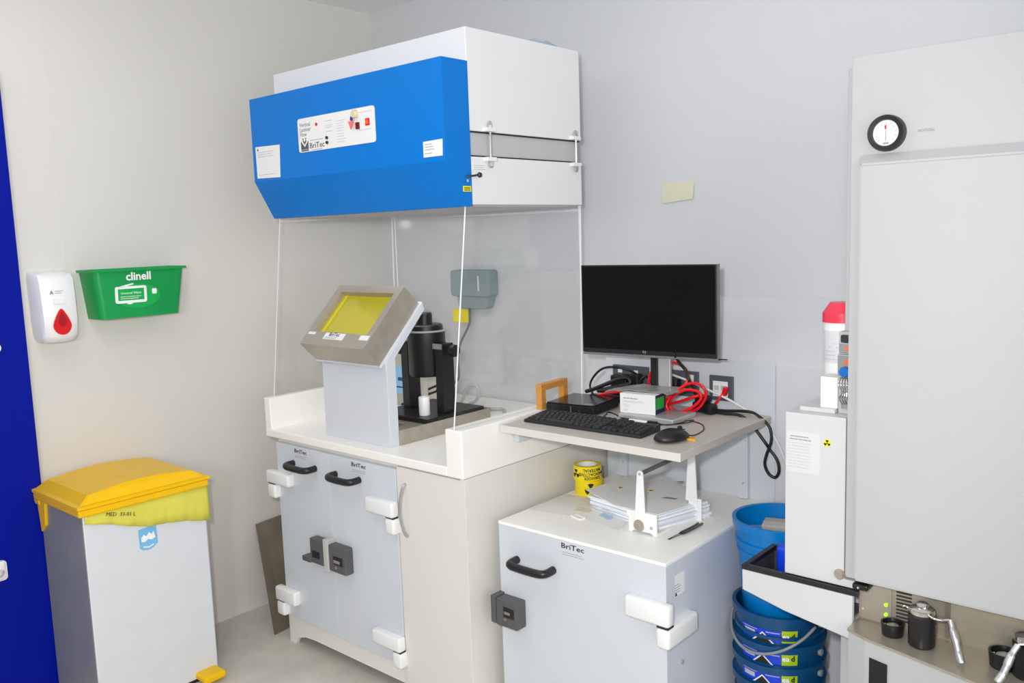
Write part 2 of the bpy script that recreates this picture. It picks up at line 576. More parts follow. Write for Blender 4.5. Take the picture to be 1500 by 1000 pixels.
# printed front: name, pack outline, tab
gx = 0.1245
tilt = Matrix.Translation((gx, 0, 1.43)) @ Matrix.Rotation(math.radians(3.2), 4, 'Y') @ Matrix.Translation((-gx, 0, -1.43))
def on_front(bm):
    bm.transform(tilt)
    return bm
b = text_bm('clinell', 0.042, bold=0.0010); b.transform(Matrix.Translation((gx + 0.0006, -1.285, 1.4925)) @ FACE['x']); obj('lettering', on_front(b), ink_white, wb)
b = bmesh.new()
o_ = rrect(-1.376, -1.258, 1.396, 1.458, 0.008); i_ = rrect(-1.366, -1.268, 1.406, 1.449, 0.004)
for k in range(len(o_)):
    j = (k + 1) % len(o_)
    add_prism(b, [o_[k], o_[j], i_[j], i_[k]], 'x', gx - 0.001, gx + 0.0014)
add_prism(b, [(-1.366, 1.457), (-1.308, 1.4690), (-1.305, 1.4645), (-1.35, 1.4545)], 'x', gx - 0.001, gx + 0.0014)
add_prism(b, [(-1.323 + 0.012 * math.cos(PI + PI * i / 8), 1.397 + 0.006 * math.sin(PI + PI * i / 8)) for i in range(9)], 'x', gx - 0.001, gx + 0.0014)
obj('pack_outline', on_front(b), ink_white, wb)
b = bmesh.new()
add_prism(b, [(-1.29 + 0.085 * math.cos(a * PI / 12), 1.42 + 0.045 * math.sin(a * PI / 12)) for a in range(24)], 'x', gx - 0.002, gx + 0.0004)
obj('oval_emblem', on_front(b), green_light, wb)
b = bmesh.new(); add_box(b, gx, gx + 0.0016, -1.366, -1.268, 1.406, 1.449); obj('pack_window', on_front(b), green_light, wb)
b = text_bm('Universal Wipes', 0.0115); b.transform(Matrix.Translation((gx + 0.0022, -1.317, 1.433)) @ FACE['x']); obj('lettering', on_front(b), ink_white, wb)
b = line_rows(bmesh.new(), -1.358, -1.278, [1.419, 1.412], 'x', gx + 0.0017, 0.002); obj('small_print', on_front(b), ink_white, wb)
b = bmesh.new(); add_prism(b, rrect(-1.237, -1.219, 1.424, 1.444, 0.004), 'x', gx - 0.001, gx + 0.0016); obj('square_emblem', on_front(b), ink_white, wb)

sd = thing('soap_dispenser', 'white soap dispenser with a red drop window on the left wall', 'dispenser', (0, -1.56, 1.27))
t = bmesh.new()
prof = [(0.0, 1.285, -1.618, -1.498), (0.03, 1.262, -1.612, -1.505), (0.085, 1.262, -1.60, -1.516), (0.105, 1.275, -1.59, -1.52)]
def sd_ring(z, hw, d, n=6, cy=-1.56):
    pts = [(0.0, cy - hw)]
    for i in range(n + 1):
        a = -PI / 2 + PI * i / n
        pts.append((d - 0.035 + 0.035 * math.cos(a) ** 0.7 if abs(math.cos(a)) > 1e-6 else d - 0.035, cy + hw * 0.98 * math.sin(a)))
    pts.append((0.0, cy + hw))
    return [t.verts.new((p[0], p[1], z)) for p in pts]
rs = [sd_ring(1.272, 0.046, 0.06), sd_ring(1.279, 0.056, 0.09), sd_ring(1.30, 0.063, 0.106), sd_ring(1.36, 0.066, 0.108), sd_ring(1.44, 0.067, 0.104), sd_ring(1.496, 0.068, 0.097), sd_ring(1.515, 0.067, 0.082), sd_ring(1.526, 0.063, 0.03)]
for a, b2 in zip(rs, rs[1:]):
    for i in range(len(a)):
        t.faces.new((a[i], a[(i + 1) % len(a)], b2[(i + 1) % len(b2)], b2[i]))
t.faces.new(rs[0][::-1]); t.faces.new(rs[-1])
obj('case', t, white_m, sd, smooth=40)
t = bmesh.new()
def drop(w, hgt, cy, cz, n=24):
    out = []
    for i in range(n):
        a = 2 * PI * i / n
        s_ = math.sin(a)
        out.append((cy + w * math.cos(a) * (1 - 0.55 * max(0, s_) ** 1.2), cz + (hgt * 0.62 if s_ > 0 else hgt * 0.38) * s_))
    return out
add_prism(t, drop(0.030, 0.092, -1.562, 1.338), 'x', 0.100, 0.1115, 0.0)
dw = obj('drop_window', t, red_m, sd)
obj('drop_core', prism(drop(0.014, 0.05, -1.562, 1.352), 'x', 0.110, 0.1125), red_dark, dw)
obj('name_plate', bx(0.102, 0.1085, -1.585, -1.545, 1.412, 1.432, 0.001), label_m, sd)
letters('A', 0.018, (0.1075, -1.588, 1.452), 'x', ink, sd)
obj('small_print', line_rows(bmesh.new(), -1.578, -1.548, [1.449, 1.456], 'x', 0.107, 0.002), ink_grey, sd)

# ------------------------------------------------------------------ clinical bin
bn = thing('pedal_bin', 'tall white pedal bin with yellow lid and yellow liner by the blue door', 'bin', (0.22, -1.45, 0))
t = bmesh.new()
add_prism(t, [(0.045, -1.674), (0.400, -1.674), (0.400, -1.238), (0.045, -1.238)], 'z', 0.012, 0.725, 0.006)
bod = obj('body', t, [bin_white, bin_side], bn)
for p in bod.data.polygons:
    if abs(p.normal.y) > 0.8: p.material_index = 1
obj('lid_frame', bx(0.022, 0.412, -1.688, -1.226, 0.7255, 0.7505, 0.006), yellow_lid, bn)
t = bmesh.new()
def lid_ring(z, ix, iy, dx=0):
    return [t.verts.new(p) for p in ((0.018 + ix, -1.692 + iy, z), (0.415 - ix, -1.692 + iy, z), (0.415 - ix, -1.222 - iy, z), (0.018 + ix, -1.222 - iy, z))]
lr = [lid_ring(0.7525, 0.0, 0.0), lid_ring(0.7625, 0.0, 0.0), lid_ring(0.7645, 0.012, 0.016), lid_ring(0.789, 0.032, 0.050)]
for a, b2 in zip(lr, lr[1:]):
    for i in range(4): t.faces.new((a[i], a[(i + 1) % 4], b2[(i + 1) % 4], b2[i]))
t.faces.new(lr[0][::-1])
# arched top of the lid
n = 8
top = []
for i in range(n + 1):
    f = i / n
    y = -1.692 + 0.050 + f * (0.470 - 0.10)
    z = 0.789 + 0.016 * math.sin(PI * f)
    top.append((t.verts.new((0.018 + 0.032, y, z)) if 0 < i < n else (lr[3][0] if i == 0 else lr[3][3]),
                t.verts.new((0.415 - 0.032, y, z)) if 0 < i < n else (lr[3][1] if i == 0 else lr[3][2])))
for a, b2 in zip(top, top[1:]): t.faces.new((a[0], a[1], b2[1], b2[0]))
t.faces.new([q[0] for q in top]); t.faces.new([q[1] for q in top])
bmesh.ops.bevel(t, geom=[e for e in t.edges if abs(e.verts[0].co.z - e.verts[1].co.z) > 0.02], offset=0.003, segments=2, affect='EDGES')
lid = obj('lid', t, yellow_lid, bn)
obj('hinge_arm', prism([(-1.672, 0.71), (-1.685, 0.71), (-1.688, 0.726), (-1.672, 0.726)], 'x', 0.03, 0.07), yellow_lid, bn)
obj('side_bracket', prism([(0.045, 0.726), (0.115, 0.726), (0.10, 0.64), (0.062, 0.61)], 'y', -1.683, -1.672, 0.002), yellow_lid, bn)
# the liner folded over the rim: wavy lower hem
t = bmesh.new()
N = 40
rows = []
for j, fz in enumerate((0.0, 0.35, 0.7, 1.0)):
    row = []
    for i in range(N + 1):
        f = i / N
        y = -1.668 + f * 0.441
        hem = 0.700 - 0.10 * f - 0.012 * math.sin(PI * f) + 0.004 * math.sin(f * 11)
        z = 0.7275 + (hem - 0.7275) * fz
        xx = 0.4035 + 0.0035 * fz + 0.003 * math.sin(f * 31 + j * 1.7) * fz + 0.0025 * math.sin(f * 73 + j) * fz
        row.append(t.verts.new((xx, y, z)))
    rows.append(row)
for a, b2 in zip(rows, rows[1:]):
    for i in range(N): t.faces.new((a[i], a[i + 1], b2[i + 1], b2[i]))
side = [[r[0], t.verts.new((0.33, -1.679, r[0].co.z + 0.004)), t.verts.new((0.10, -1.679, 0.727 - 0.02 * k))] for k, r in enumerate(rows)]
side2 = [[r[-1], t.verts.new((0.33, -1.232, r[-1].co.z + 0.004)), t.verts.new((0.10, -1.232, 0.727 - 0.02 * k))] for k, r in enumerate(rows)]
for k in range(3):
    t.faces.new((side2[k][0], side2[k][1], side2[k + 1][1], side2[k + 1][0]))
    t.faces.new((side2[k][1], side2[k][2], side2[k + 1][2], side2[k + 1][1]))
for v in [q for s_ in side for q in s_[1:]]: t.verts.remove(v)
lin_ = obj('liner', t, yellow_bag, bn, smooth=True)
md = lin_.modifiers.new('thickness', 'SOLIDIFY'); md.thickness = 0.0012
letters('MED  33-01 L', 0.018, (0.4135, -1.552, 0.706), 'x', ink, lin_, roll=-0.25)
cr = lambda pts: [(-1.462 + y * 1.18, 0.595 + z * 1.18) for y, z in pts]
st = obj('crest_sticker', prism(cr([(-0.027, 0.030), (0.027, 0.034), (0.029, -0.022), (0.014, -0.033), (0.0, -0.037), (-0.016, -0.034), (-0.026, -0.027)]), 'x', 0.4, 0.4014), sticker_blue, bn)
t = bmesh.new()
add_prism(t, cr([(-0.020, 0.004), (-0.012, 0.012), (-0.004, 0.006), (0.004, 0.016), (0.012, 0.008), (0.018, 0.016), (0.022, -0.004), (0.010, -0.008), (0.0, -0.004), (-0.010, -0.010), (-0.020, -0.008)]), 'x', 0.4014, 0.402)
add_prism(t, cr([(-0.016, -0.022), (0.0, -0.027), (0.016, -0.022), (0.016, -0.025), (0.0, -0.030), (-0.016, -0.026)]), 'x', 0.4014, 0.402)
obj('crest_emblem', t, ink_white, st)
obj('base_frame', bx(0.05, 0.395, -1.67, -1.242, 0.0, 0.014), black_m, bn)
obj('pedal', bx(0.36, 0.47, -1.33, -1.245, 0.012, 0.04, 0.010, 3), yellow_lid, bn)

# ------------------------------------------------------------------ dark metal offcut leaning by the bench
t = bmesh.new()
bl = Vector((0.296, -0.928, 0.0)); tl = Vector((0.012, -0.807, 0.379)); bd = Vector((-0.04, 0.29, 0.0))
nrm = (tl - bl).cross(bd).normalized() * 0.005
c8 = [bl, bl + bd, tl + bd + Vector((0.03, 0, 0.012)), tl]
va = [t.verts.new(p) for p in c8]; vb = [t.verts.new(p - nrm) for p in c8]
t.faces.new(va); t.faces.new(vb[::-1])
for i in range(4): t.faces.new((va[i], va[(i + 1) % 4], vb[(i + 1) % 4], vb[i]))
tag(obj('metal_plate', t, steel_dark), 'dark metal offcut leaning against the left wall beside the lead-door bench', 'metal plate')

# ------------------------------------------------------------------ bench with the lead doors
bench = thing('shielded_bench', 'white bench cupboard with two shielded doors under the laminar flow hood', 'cabinet', (0.92, -0.5, 0))
obj('carcass', bx(0.408, 1.426, -0.918, -0.02, 0.128, 0.848), white_warm, bench)
obj('plinth', prism([(0.392, 0.0), (0.43, 0.0), (0.45, 0.03), (0.50, 0.045), (0.56, 0.05), (1.426, 0.05), (1.426, 0.13), (0.392, 0.13)], 'y', -0.915, -0.90), white_warm, bench)
obj('side_panel', bx(1.427, 1.446, -0.94, -0.02, 0.0, 0.848, 0.001), panel_m, bench)
obj('end_panel', bx(0.392, 0.4075, -0.90, -0.02, 0.0, 0.848, 0.001), white_warm, bench)
def lead_door(x0, x1, z0, z1, yf, yb, mat):
    return obj('door', bx(x0, x1, yf, yb, z0, z1, 0.001), mat, bench)
dl = lead_door(0.426, 0.7549, 0.133, 0.832, -0.942, -0.919, white_cool)
dr = lead_door(0.7553, 1.121, 0.133, 0.832, -0.942, -0.919, white_cool)
cup = obj('cupboard_door', bx(1.1245, 1.4255, -0.938, -0.919, 0.05, 0.843, 0.0015), panel_m, bench)
obj('bow_handle', tube([(1.167, -0.936, 0.787), (1.167, -0.948, 0.782), (1.166, -0.962, 0.745), (1.166, -0.968, 0.70), (1.166, -0.962, 0.655), (1.167, -0.948, 0.616), (1.167, -0.936, 0.610)], 0.0055), satin_alu, cup)

def bow(x0, x1, z, yf, out=0.042, r=0.0125):
    """black bow handle standing off a door face"""
    return tube([(x0, yf + 0.003, z), (x0, yf - out * 0.7, z - 0.001), (x0 + 0.012, yf - out, z - 0.002), (x0 + 0.035, yf - out - 0.002, z - 0.003),
                 ((x0 + x1) / 2, yf - out - 0.003, z - 0.003), (x1 - 0.035, yf - out - 0.002, z - 0.003),
                 (x1 - 0.012, yf - out, z - 0.002), (x1, yf - out * 0.7, z - 0.001), (x1, yf + 0.003, z)], r, 10, 5)
obj('handle', bow(0.535, 0.672, 0.765, -0.942), black_satin, dl, smooth=True)
obj('handle', bow(0.795, 0.928, 0.764, -0.942), black_satin, dr, smooth=True)

def maker_mark(cx, zc, w, plane, face, parent, mat=ink):
    """the maker's word mark with a line of small print below it"""
    if face == '-y':
        letters('BriTec', w * 0.27, (cx, plane - 0.0006, zc), '-y', mat, parent, width=w, bold=0.0001)
        obj('small_print', line_rows(bmesh.new(), cx - w / 2, cx + w / 2, [zc - w * 0.24, zc - w * 0.32], '-y', plane, 0.0016, 0.1), ink_grey, parent)
maker_mark(0.585, 0.815, 0.076, -0.942, '-y', dl)
maker_mark(0.928, 0.815, 0.078, -0.942, '-y', dr)

def door_hinge(parent, x0, x1, z0, z1, yf, side, knuckle_h=0.06):
    """chunky white cast hinge: door leaf above, frame knuckle below"""
    h_ = obj('hinge', bx(x0, x1, yf - 0.030, yf + 0.004, z0, z1, 0.009, 3), white_m, parent, smooth=35)
    if side == 'l': kx0, kx1 = x0, x0 + 0.05
    else: kx0, kx1 = x1 - 0.045, x1
    obj('knuckle', bx(kx0, kx1, yf - 0.026, yf + 0.024, z0 - knuckle_h, z0 - 0.004, 0.009, 3), white_m, h_, smooth=35)
    obj('pin_gap', bx(kx0 + 0.004, kx1 - 0.004, yf - 0.022, yf + 0.002, z0 - 0.0045, z0 + 0.0005), gap_m, h_)
door_hinge(dl, 0.384, 0.532, 0.672, 0.722, -0.942, 'l')
door_hinge(dl, 0.392, 0.524, 0.195, 0.252, -0.942, 'l')
door_hinge(dr, 0.985, 1.128, 0.668, 0.722, -0.942, 'r')
door_hinge(dr, 0.985, 1.130, 0.192, 0.244, -0.942, 'r')
# twin rim lock held by a grey strap
lk = obj('rim_lock', bx(0.655, 0.752, -0.978, -0.940, 0.412, 0.508, 0.006), lock_m, dl)
obj('latch_lever', bx(0.612, 0.664, -0.985, -0.950, 0.412, 0.432, 0.004), lock_m, lk)
obj('lock_recess', bx(0.672, 0.715, -0.9795, -0.977, 0.436, 0.462), black_m, lk)
lk2 = obj('rim_lock', bx(0.768, 0.868, -0.978, -0.940, 0.406, 0.506, 0.006), lock_m, dr)
obj('lock_recess', bx(0.798, 0.850, -0.9795, -0.977, 0.438, 0.468), black_m, lk2)
obj('lock_cylinder', bx(0.802, 0.838, -0.982, -0.979, 0.444, 0.456, 0.002), lock_light, lk2)
obj('lock_cylinder', disc(0.815, -0.981, 0.428, 0.006, 0.003), lock_light, lk2)
obj('lock_strap', bx(0.745, 0.772, -0.984, -0.941, 0.398, 0.522, 0.004), strap_m, dr)

# worktop with upstands
wt = thing('worktop', 'white moulded worktop with raised side rims on the shielded bench', 'worktop', (0.9, -0.5, 0.849))
obj('slab', bx(0.366, 1.3745, -0.946, -0.012, 0.849, 0.880, 0.005, 3), worktop_m, wt)
obj('left_rim', bx(0.366, 0.404, -0.944, -0.012, 0.878, 1.002, 0.004), worktop_m, wt)
obj('right_rim', bx(1.374, 1.446, -0.946, -0.012, 0.849, 1.003, 0.004), worktop_m, wt)

# ------------------------------------------------------------------ laminar flow hood
hood = thing('laminar_flow_hood', 'white vertical laminar flow hood with a bright blue front cover', 'fume hood', (0.91, -0.55, 1.69))
obj('upper_plenum', bx(0.402, 1.418, -0.829, -0.257, 1.921, 2.230, 0.002), hood_white, hood)
obj('lower_plenum', bx(0.402, 1.418, -0.829, -0.257, 1.696, 1.843, 0.002), hood_white, hood)
obj('filter_band', bx(0.414, 1.409, -0.82, -0.265, 1.843, 1.921), band_m, hood)
g_ = bmesh.new()
add_box(g_, 0.406, 1.4145, -0.826, -0.2595, 1.9165, 1.9210); add_box(g_, 0.406, 1.4145, -0.826, -0.2595, 1.8430, 1.8475)
obj('gasket', g_, gap_m, hood)
obj('diffuser', bx(0.44, 1.38, -0.80, -0.29, 1.692, 1.6965), band_m, hood)
cov = obj('front_cover', prism([(-0.828, 2.128), (-0.940, 2.128), (-0.940, 1.826), (-0.866, 1.690), (-0.828, 1.690)], 'x', 0.401, 1.4215, 0.0015), blue_m, hood)
for yy in (-0.745, -0.300):
    c_ = obj('clamp', bx(1.414, 1.436, yy - 0.022, yy + 0.022, 1.921, 1.934, 0.002), white_m, hood)
    obj('clamp_rod', tube([(1.428, yy, 1.826), (1.428, yy, 1.952)], 0.0045, 10, 0), chrome_m, c_)
    obj('clamp_nut', lathe([(0.008, 0), (0.009, 0.006), (0.007, 0.016), (0.004, 0.02)], (1.428, yy, 1.934), 6), satin_alu, c_)
    c2 = obj('clamp', bx(1.414, 1.436, yy - 0.022, yy + 0.022, 1.830, 1.843, 0.002), white_m, hood)
    obj('clamp_nut', lathe([(0.004, -0.02), (0.007, -0.016), (0.009, -0.006), (0.008, 0)], (1.428, yy, 1.830), 6), satin_alu, c2)
obj('rating_plate', bx(1.418, 1.419, -0.818, -0.757, 1.799, 1.823), label_m, hood)
obj('small_print', line_rows(bmesh.new(), -0.815, -0.762, [1.803, 1.809, 1.815], 'x', 1.419, 0.002), ink_light, hood)
# wall brackets behind the hood
for x_ in (0.55, 0.95):
    obj('wall_bracket', bx(x_, x_ + 0.05, -0.258, 0.0, 1.95, 2.00), satin_alu, hood)
# side and back screens
def screen(name, poly, x0, x1):
    t_ = prism(poly, 'x', x0, x1)
    o_ = obj(name, t_, [acrylic, acrylic_edge], hood)
    for p in o_.data.polygons:
        if abs(p.normal.x) < 0.9: p.material_index = 1
    return o_
spoly = [(-0.852, 1.694), (-0.942, 1.004), (-0.277, 1.004), (-0.262, 1.694)]
screen('side_screen', spoly, 1.409, 1.415)
screen('side_screen', [(-0.832, 1.694), (-0.912, 1.004), (-0.277, 1.004), (-0.262, 1.694)], 0.386, 0.392)
t_ = prism([(0.405, 1.004), (1.405, 1.004), (1.405, 1.694), (0.405, 1.694)], 'y', -0.264, -0.259)
o_ = obj('back_screen', t_, [acrylic, acrylic_edge], hood)
for p in o_.data.polygons:
    if abs(p.normal.x) > 0.9: p.material_index = 1
# control panel
F = -0.940
cp = obj('control_panel', prism(rrect(0.697, 1.112, 1.909, 2.024, 0.010), 'y', F - 0.0025, F), label_m, cov)
# the panel is screwed on level
letters('Vertical\nLaminar\nFlow', 0.020, (0.708, F - 0.003, 1.985), '-y', ink_grey, cp, align='LEFT', line=0.82)
t = bmesh.new()
add_prism(t, [(0.712, 1.946), (0.733, 1.925), (0.754, 1.946), (0.754, 1.918), (0.712, 1.918)], 'y', F - 0.0035, F - 0.0024)
add_prism(t, [(0.722, 1.947), (0.733, 1.935), (0.744, 1.947), (0.739, 1.949), (0.733, 1.942), (0.727, 1.949)], 'y', F - 0.0035, F - 0.0024)
add_box(t, 0.712, 0.754, F - 0.0035, F - 0.0024, 1.912, 1.9165)
for q in ((0.724, 1.953), (0.740, 1.954)):
    add_prism(t, [(q[0] + 0.003 * math.cos(a * PI / 4), q[1] + 0.003 * math.sin(a * PI / 4)) for a in range(8)], 'y', F - 0.0035, F - 0.0024)
obj('maker_emblem', t, lock_m, cp)
letters('BriTec', 0.027, (0.803, F - 0.003, 1.927), '-y', lock_m, cp, width=0.082)
obj('small_print', line_rows(bmesh.new(), 0.765, 0.84, [1.912, 1.9445], '-y', F - 0.0025, 0.002), ink_grey, cp)
obj('small_print', line_rows(bmesh.new(), 0.855, 0.895, [1.985, 1.978, 1.965, 2.0], '-y', F - 0.0025, 0.002), ink_light, cp)
obj('small_print', line_rows(bmesh.new(), 0.915, 0.965, [1.925, 1.934, 1.943, 1.952, 1.961, 1.97, 1.978, 1.986, 1.994], '-y', F - 0.0025, 0.0016), ink_light, cp)
obj('small_print', line_rows(bmesh.new(), 1.03, 1.1, [2.008, 1.952], '-y', F - 0.0025, 0.0018), ink_light, cp)
obj('alarm_lamp', disc(0.806, F - 0.005, 1.996, 0.0055, 0.003), red_m, cp)
for z_ in (1.946, 1.930):
    obj('button', disc(0.861, F - 0.007, z_, 0.0052, 0.005), black_m, cp)
k_ = obj('key_lock', disc(1.007, F - 0.012, 1.992, 0.008, 0.010), chrome_m, cp)
obj('key_tag', prism([(0.992, 1.984), (1.018, 1.984), (1.013, 1.972), (1.004, 1.958), (0.999, 1.972)], 'y', F - 0.016, F - 0.012), M('pale_red_tag', (236, 120, 110), 0.4), k_)
obj('dial_knob', disc(1.022, F - 0.018, 2.006, 0.013, 0.016, bev=0.002), M('cream_knob', (214, 206, 172), 0.35), cp)
obj('switch', bx(1.020, 1.036, F - 0.008, F - 0.002, 1.957, 1.979, 0.001), red_off, cp)
sw = obj('switch', bx(1.066, 1.087, F - 0.005, F - 0.002, 1.964, 1.987, 0.001), red_m, cp)
obj('switch_light', bx(1.071, 1.082, F - 0.0075, F - 0.004, 1.969, 1.982, 0.001), red_lamp, sw, label='lit orange rocker')
s1 = obj('notice_label', prism([(0.424, 1.838), (0.570, 1.834), (0.578, 1.949), (0.423, 1.953)], 'y', F - 0.0012, F), label_m, cov)
obj('small_print', line_rows(bmesh.new(), 0.432, 0.56, [1.93, 1.922, 1.848, 1.914], '-y', F - 0.0012, 0.0022), ink_light, s1)
obj('warning_mark', prism([(0.433, 1.938), (0.443, 1.938), (0.438, 1.946)], 'y', F - 0.0018, F - 0.001), ink, s1)
s2 = obj('serial_label', prism([(1.330, 1.841), (1.412, 1.841), (1.414, 1.890), (1.330, 1.888)], 'y', F - 0.0012, F), label_m, cov)
obj('small_print', line_rows(bmesh.new(), 1.336, 1.38, [1.878, 1.870, 1.862, 1.851], '-y', F - 0.0012, 0.002), ink_grey, s2)
sx = 1.4215
s3 = obj('warning_label', prism([(-0.869, 1.735), (-0.834, 1.735), (-0.834, 1.752), (-0.869, 1.752)], 'x', sx, sx + 0.001), yellow_tag, cov)
obj('small_print', line_rows(bmesh.new(), -0.866, -0.837, [1.738, 1.742, 1.746], 'x', sx + 0.001, 0.0018, 0.05), ink, s3)
obj('cover_screw', disc(sx + 0.002, -0.852, 1.768, 0.005, -0.003, 'x'), chrome_m, cov)
obj('tether_pin', tube([(sx, -0.855, 1.782), (sx + 0.014, -0.84, 1.782), (sx + 0.014, -0.815, 1.786)], 0.003, 6, 3), black_m, cov)
obj('pin_knob', lathe([(0.003, 0), (0.0075, 0.004), (0.0075, 0.012), (0.003, 0.016)], (sx + 0.012, -0.805, 1.778), 10), black_m, cov)

# crumpled pale blue film on top of the hood
t = bmesh.new()
g4 = [[t.verts.new((1.18 + 0.03 * i + 0.01 * random.random(), -0.46 + 0.03 * j, 2.233 + 0.028 * random.random() * (1 if 0 < i < 7 else .2))) for j in range(6)] for i in range(8)]
for i in range(7):
    for j in range(5): t.faces.new((g4[i][j], g4[i + 1][j], g4[i + 1][j + 1], g4[i][j + 1]))
f_ = obj('plastic_film', t, blue_film)
tag(f_, 'crumpled pale blue plastic film lying on top of the hood', 'film')
md = f_.modifiers.new('thickness', 'SOLIDIFY'); md.thickness = 0.001; md.offset = 1

# ------------------------------------------------------------------ shielding station on the worktop
ls = thing('lead_glass_shield', 'white shield with tilted stainless head and yellow glass window on the worktop', 'shield', (0.85, -0.86, 0.880))
obj('shield_panel', prism([(-0.880, 0.880), (-0.838, 0.880), (-0.838, 1.190), (-0.690, 1.345), (-0.700, 1.374), (-0.880, 1.183)], 'x', 0.668, 1.032, 0.002), white_cool, ls)
obj('tray', bx(0.700, 1.038, -0.838, -0.372, 0.880, 0.928, 0.002), steel_m, ls)
t = bmesh.new()
for a in ((0.700, 1.038, -0.376, -0.372), (0.700, 0.704, -0.838, -0.372), (1.034, 1.038, -0.838, -0.372)):
    add_box(t, a[0], a[1], a[2], a[3], 0.926, 0.934)
obj('tray_rim', t, steel_m, ls)
# tilted head: local frame u (width), v (up the face), n (out of the face)
al = 0.7895
hm = Matrix(((1, 0, 0, 0.659), (0, math.cos(al), -math.sin(al), -0.9663), (0, math.sin(al), math.cos(al), 1.2347), (0, 0, 0, 1)))
HW, HH, HD = 0.3615, 0.2776, 0.0929
def hb(u0, u1, v0, v1, n0, n1, bev=0.0):
    b_ = bx(u0, u1, v0, v1, n0, n1, bev)
    b_.transform(hm)
    return b_
wu0, wu1, wv0, wv1 = 0.034, 0.331, 0.060, 0.246
t = bmesh.new()
for a in ((0, HW, 0, wv0), (0, HW, wv1, HH), (0, wu0, wv0, wv1), (wu1, HW, wv0, wv1)):
    add_box(t, a[0], a[1], a[2], a[3], -HD, 0)
bmesh.ops.remove_doubles(t, verts=t.verts[:], dist=1e-5)
t.transform(hm)
hd = obj('head_frame', t, steel_m, ls)
obj('window', hb(wu0, wu1, wv0, wv1, -0.070, -0.022), lead_glass, ls, label='yellow lead glass window')
t = bmesh.new()
add_box(t, wu0 + 0.012, wu0 + 0.022, wv0, wv1, -0.0222, -0.0212)
t.transform(hm)
obj('window_bead', t, M('pale_yellow_bead', (222, 212, 40), 0.3), ls)
obj('rear_plate', hb(-0.004, HW + 0.004, -0.004, HH + 0.004, -HD - 0.012, -HD, 0.002), white_cool, ls)
for u0, u1, v0, v1 in ((0.012, 0.052, 0.044, 0.055), (0.112, 0.222, 0.028, 0.056), (0.306, 0.352, 0.036, 0.056)):
    l_ = obj('name_label', hb(u0, u1, v0, v1, 0.0, 0.001), label_m, hd)
b = text_bm('BriTec', 0.022); b.transform(hm @ Matrix.Translation((0.165, 0.049, 0.0014))); obj('lettering', b, ink, hd)
b = line_rows(bmesh.new(), 0.118, 0.215, [0.032, 0.037], 'z', 0.001, 0.0016); b.transform(hm); obj('small_print', b, ink_grey, hd)
obj('small_print', line_rows(bmesh.new(), 0.68, 0.74, [1.172, 1.163, 1.154], '-y', -0.880, 0.003, 0.2), ink_grey, ls)
letters('BriTec', 0.012, (0.708, -0.8806, 1.158), '-y', ink_grey, ls, width=0.05)

# chamber stand on the tray
cs = thing('calibrator_stand', 'black metal stand carrying a round chamber behind the lead glass shield', 'instrument', (0.885, -0.55, 0.928))
obj('base_plate', bx(0.745, 1.030, -0.700, -0.400, 0.928, 0.946, 0.003), black_satin, cs)
for x0_, x1_ in ((0.772, 0.812), (0.962, 1.002)):
    obj('leg', bx(x0_, x1_, -0.585, -0.525, 0.946, 1.205, 0.002), black_satin, cs)
obj('chamber', lathe([(0.068, 1.078), (0.072, 1.084), (0.072, 1.246)], (0.886, -0.552, 0), 40), black_satin, cs, smooth=35)
obj('flange', lathe([(0.080, 1.246), (0.082, 1.248), (0.082, 1.251), (0.080, 1.252), (0.066, 1.252), (0.066, 1.246)], (0.886, -0.552, 0), 40, loop=True), M('clear_grey_flange', (160, 162, 164), 0.25), cs, smooth=35)
obj('chamber_lid', lathe([(0.064, 1.252), (0.064, 1.268), (0.058, 1.273), (0.0, 1.273)], (0.886, -0.552, 0), 40), black_satin, cs, smooth=35)
obj('lid_plug', lathe([(0.031, 1.273), (0.031, 1.312), (0.027, 1.317), (0.0, 1.317)], (0.882, -0.556, 0), 28), black_satin, cs, smooth=35)
k1 = obj('side_knob', lathe([(0.010, 0.0), (0.010, 0.02), (0.022, 0.022), (0.024, 0.03), (0.022, 0.044), (0.0, 0.046)], (1.002, -0.555, 1.18), 16, 'x'), black_m, cs, smooth=35)
obj('side_knob', lathe([(0.0, -0.040), (0.018, -0.038), (0.019, -0.02), (0.008, -0.018), (0.008, 0.0)], (0.772, -0.555, 1.165), 16, 'x'), black_m, cs, smooth=35)
obj('clip_plate', bx(0.955, 1.0035, -0.5885, -0.585, 1.186, 1.206), satin_alu, cs)

tag(obj('vial_pot', lathe([(0.0, 0.946), (0.0195, 0.946), (0.0205, 0.950), (0.0205, 1.012), (0.019, 1.015), (0.010, 1.015), (0.010, 1.012), (0.0, 1.012)], (0.958, -0.645, 0), 24), [sharps_body], smooth=35),
    'small white cylindrical pot standing on the black stand base', 'pot')
tl_ = thing('forceps', 'bent chrome forceps lying in the stainless tray behind the shield', 'forceps', (0.88, -0.77, 0.928))
for dy in (0.0, 0.016):
    obj('arm', tube([(0.80, -0.775 + dy, 0.934), (0.85, -0.782 + dy * 2, 0.936), (0.91, -0.77 + dy, 0.934), (0.965, -0.755, 0.934)], 0.003), chrome_m, tl_)
obj('ring', tube([(0.80 + 0.016 * math.cos(a * PI / 6), -0.765 + 0.016 * math.sin(a * PI / 6), 0.934) for a in range(13)], 0.003), chrome_m, tl_)

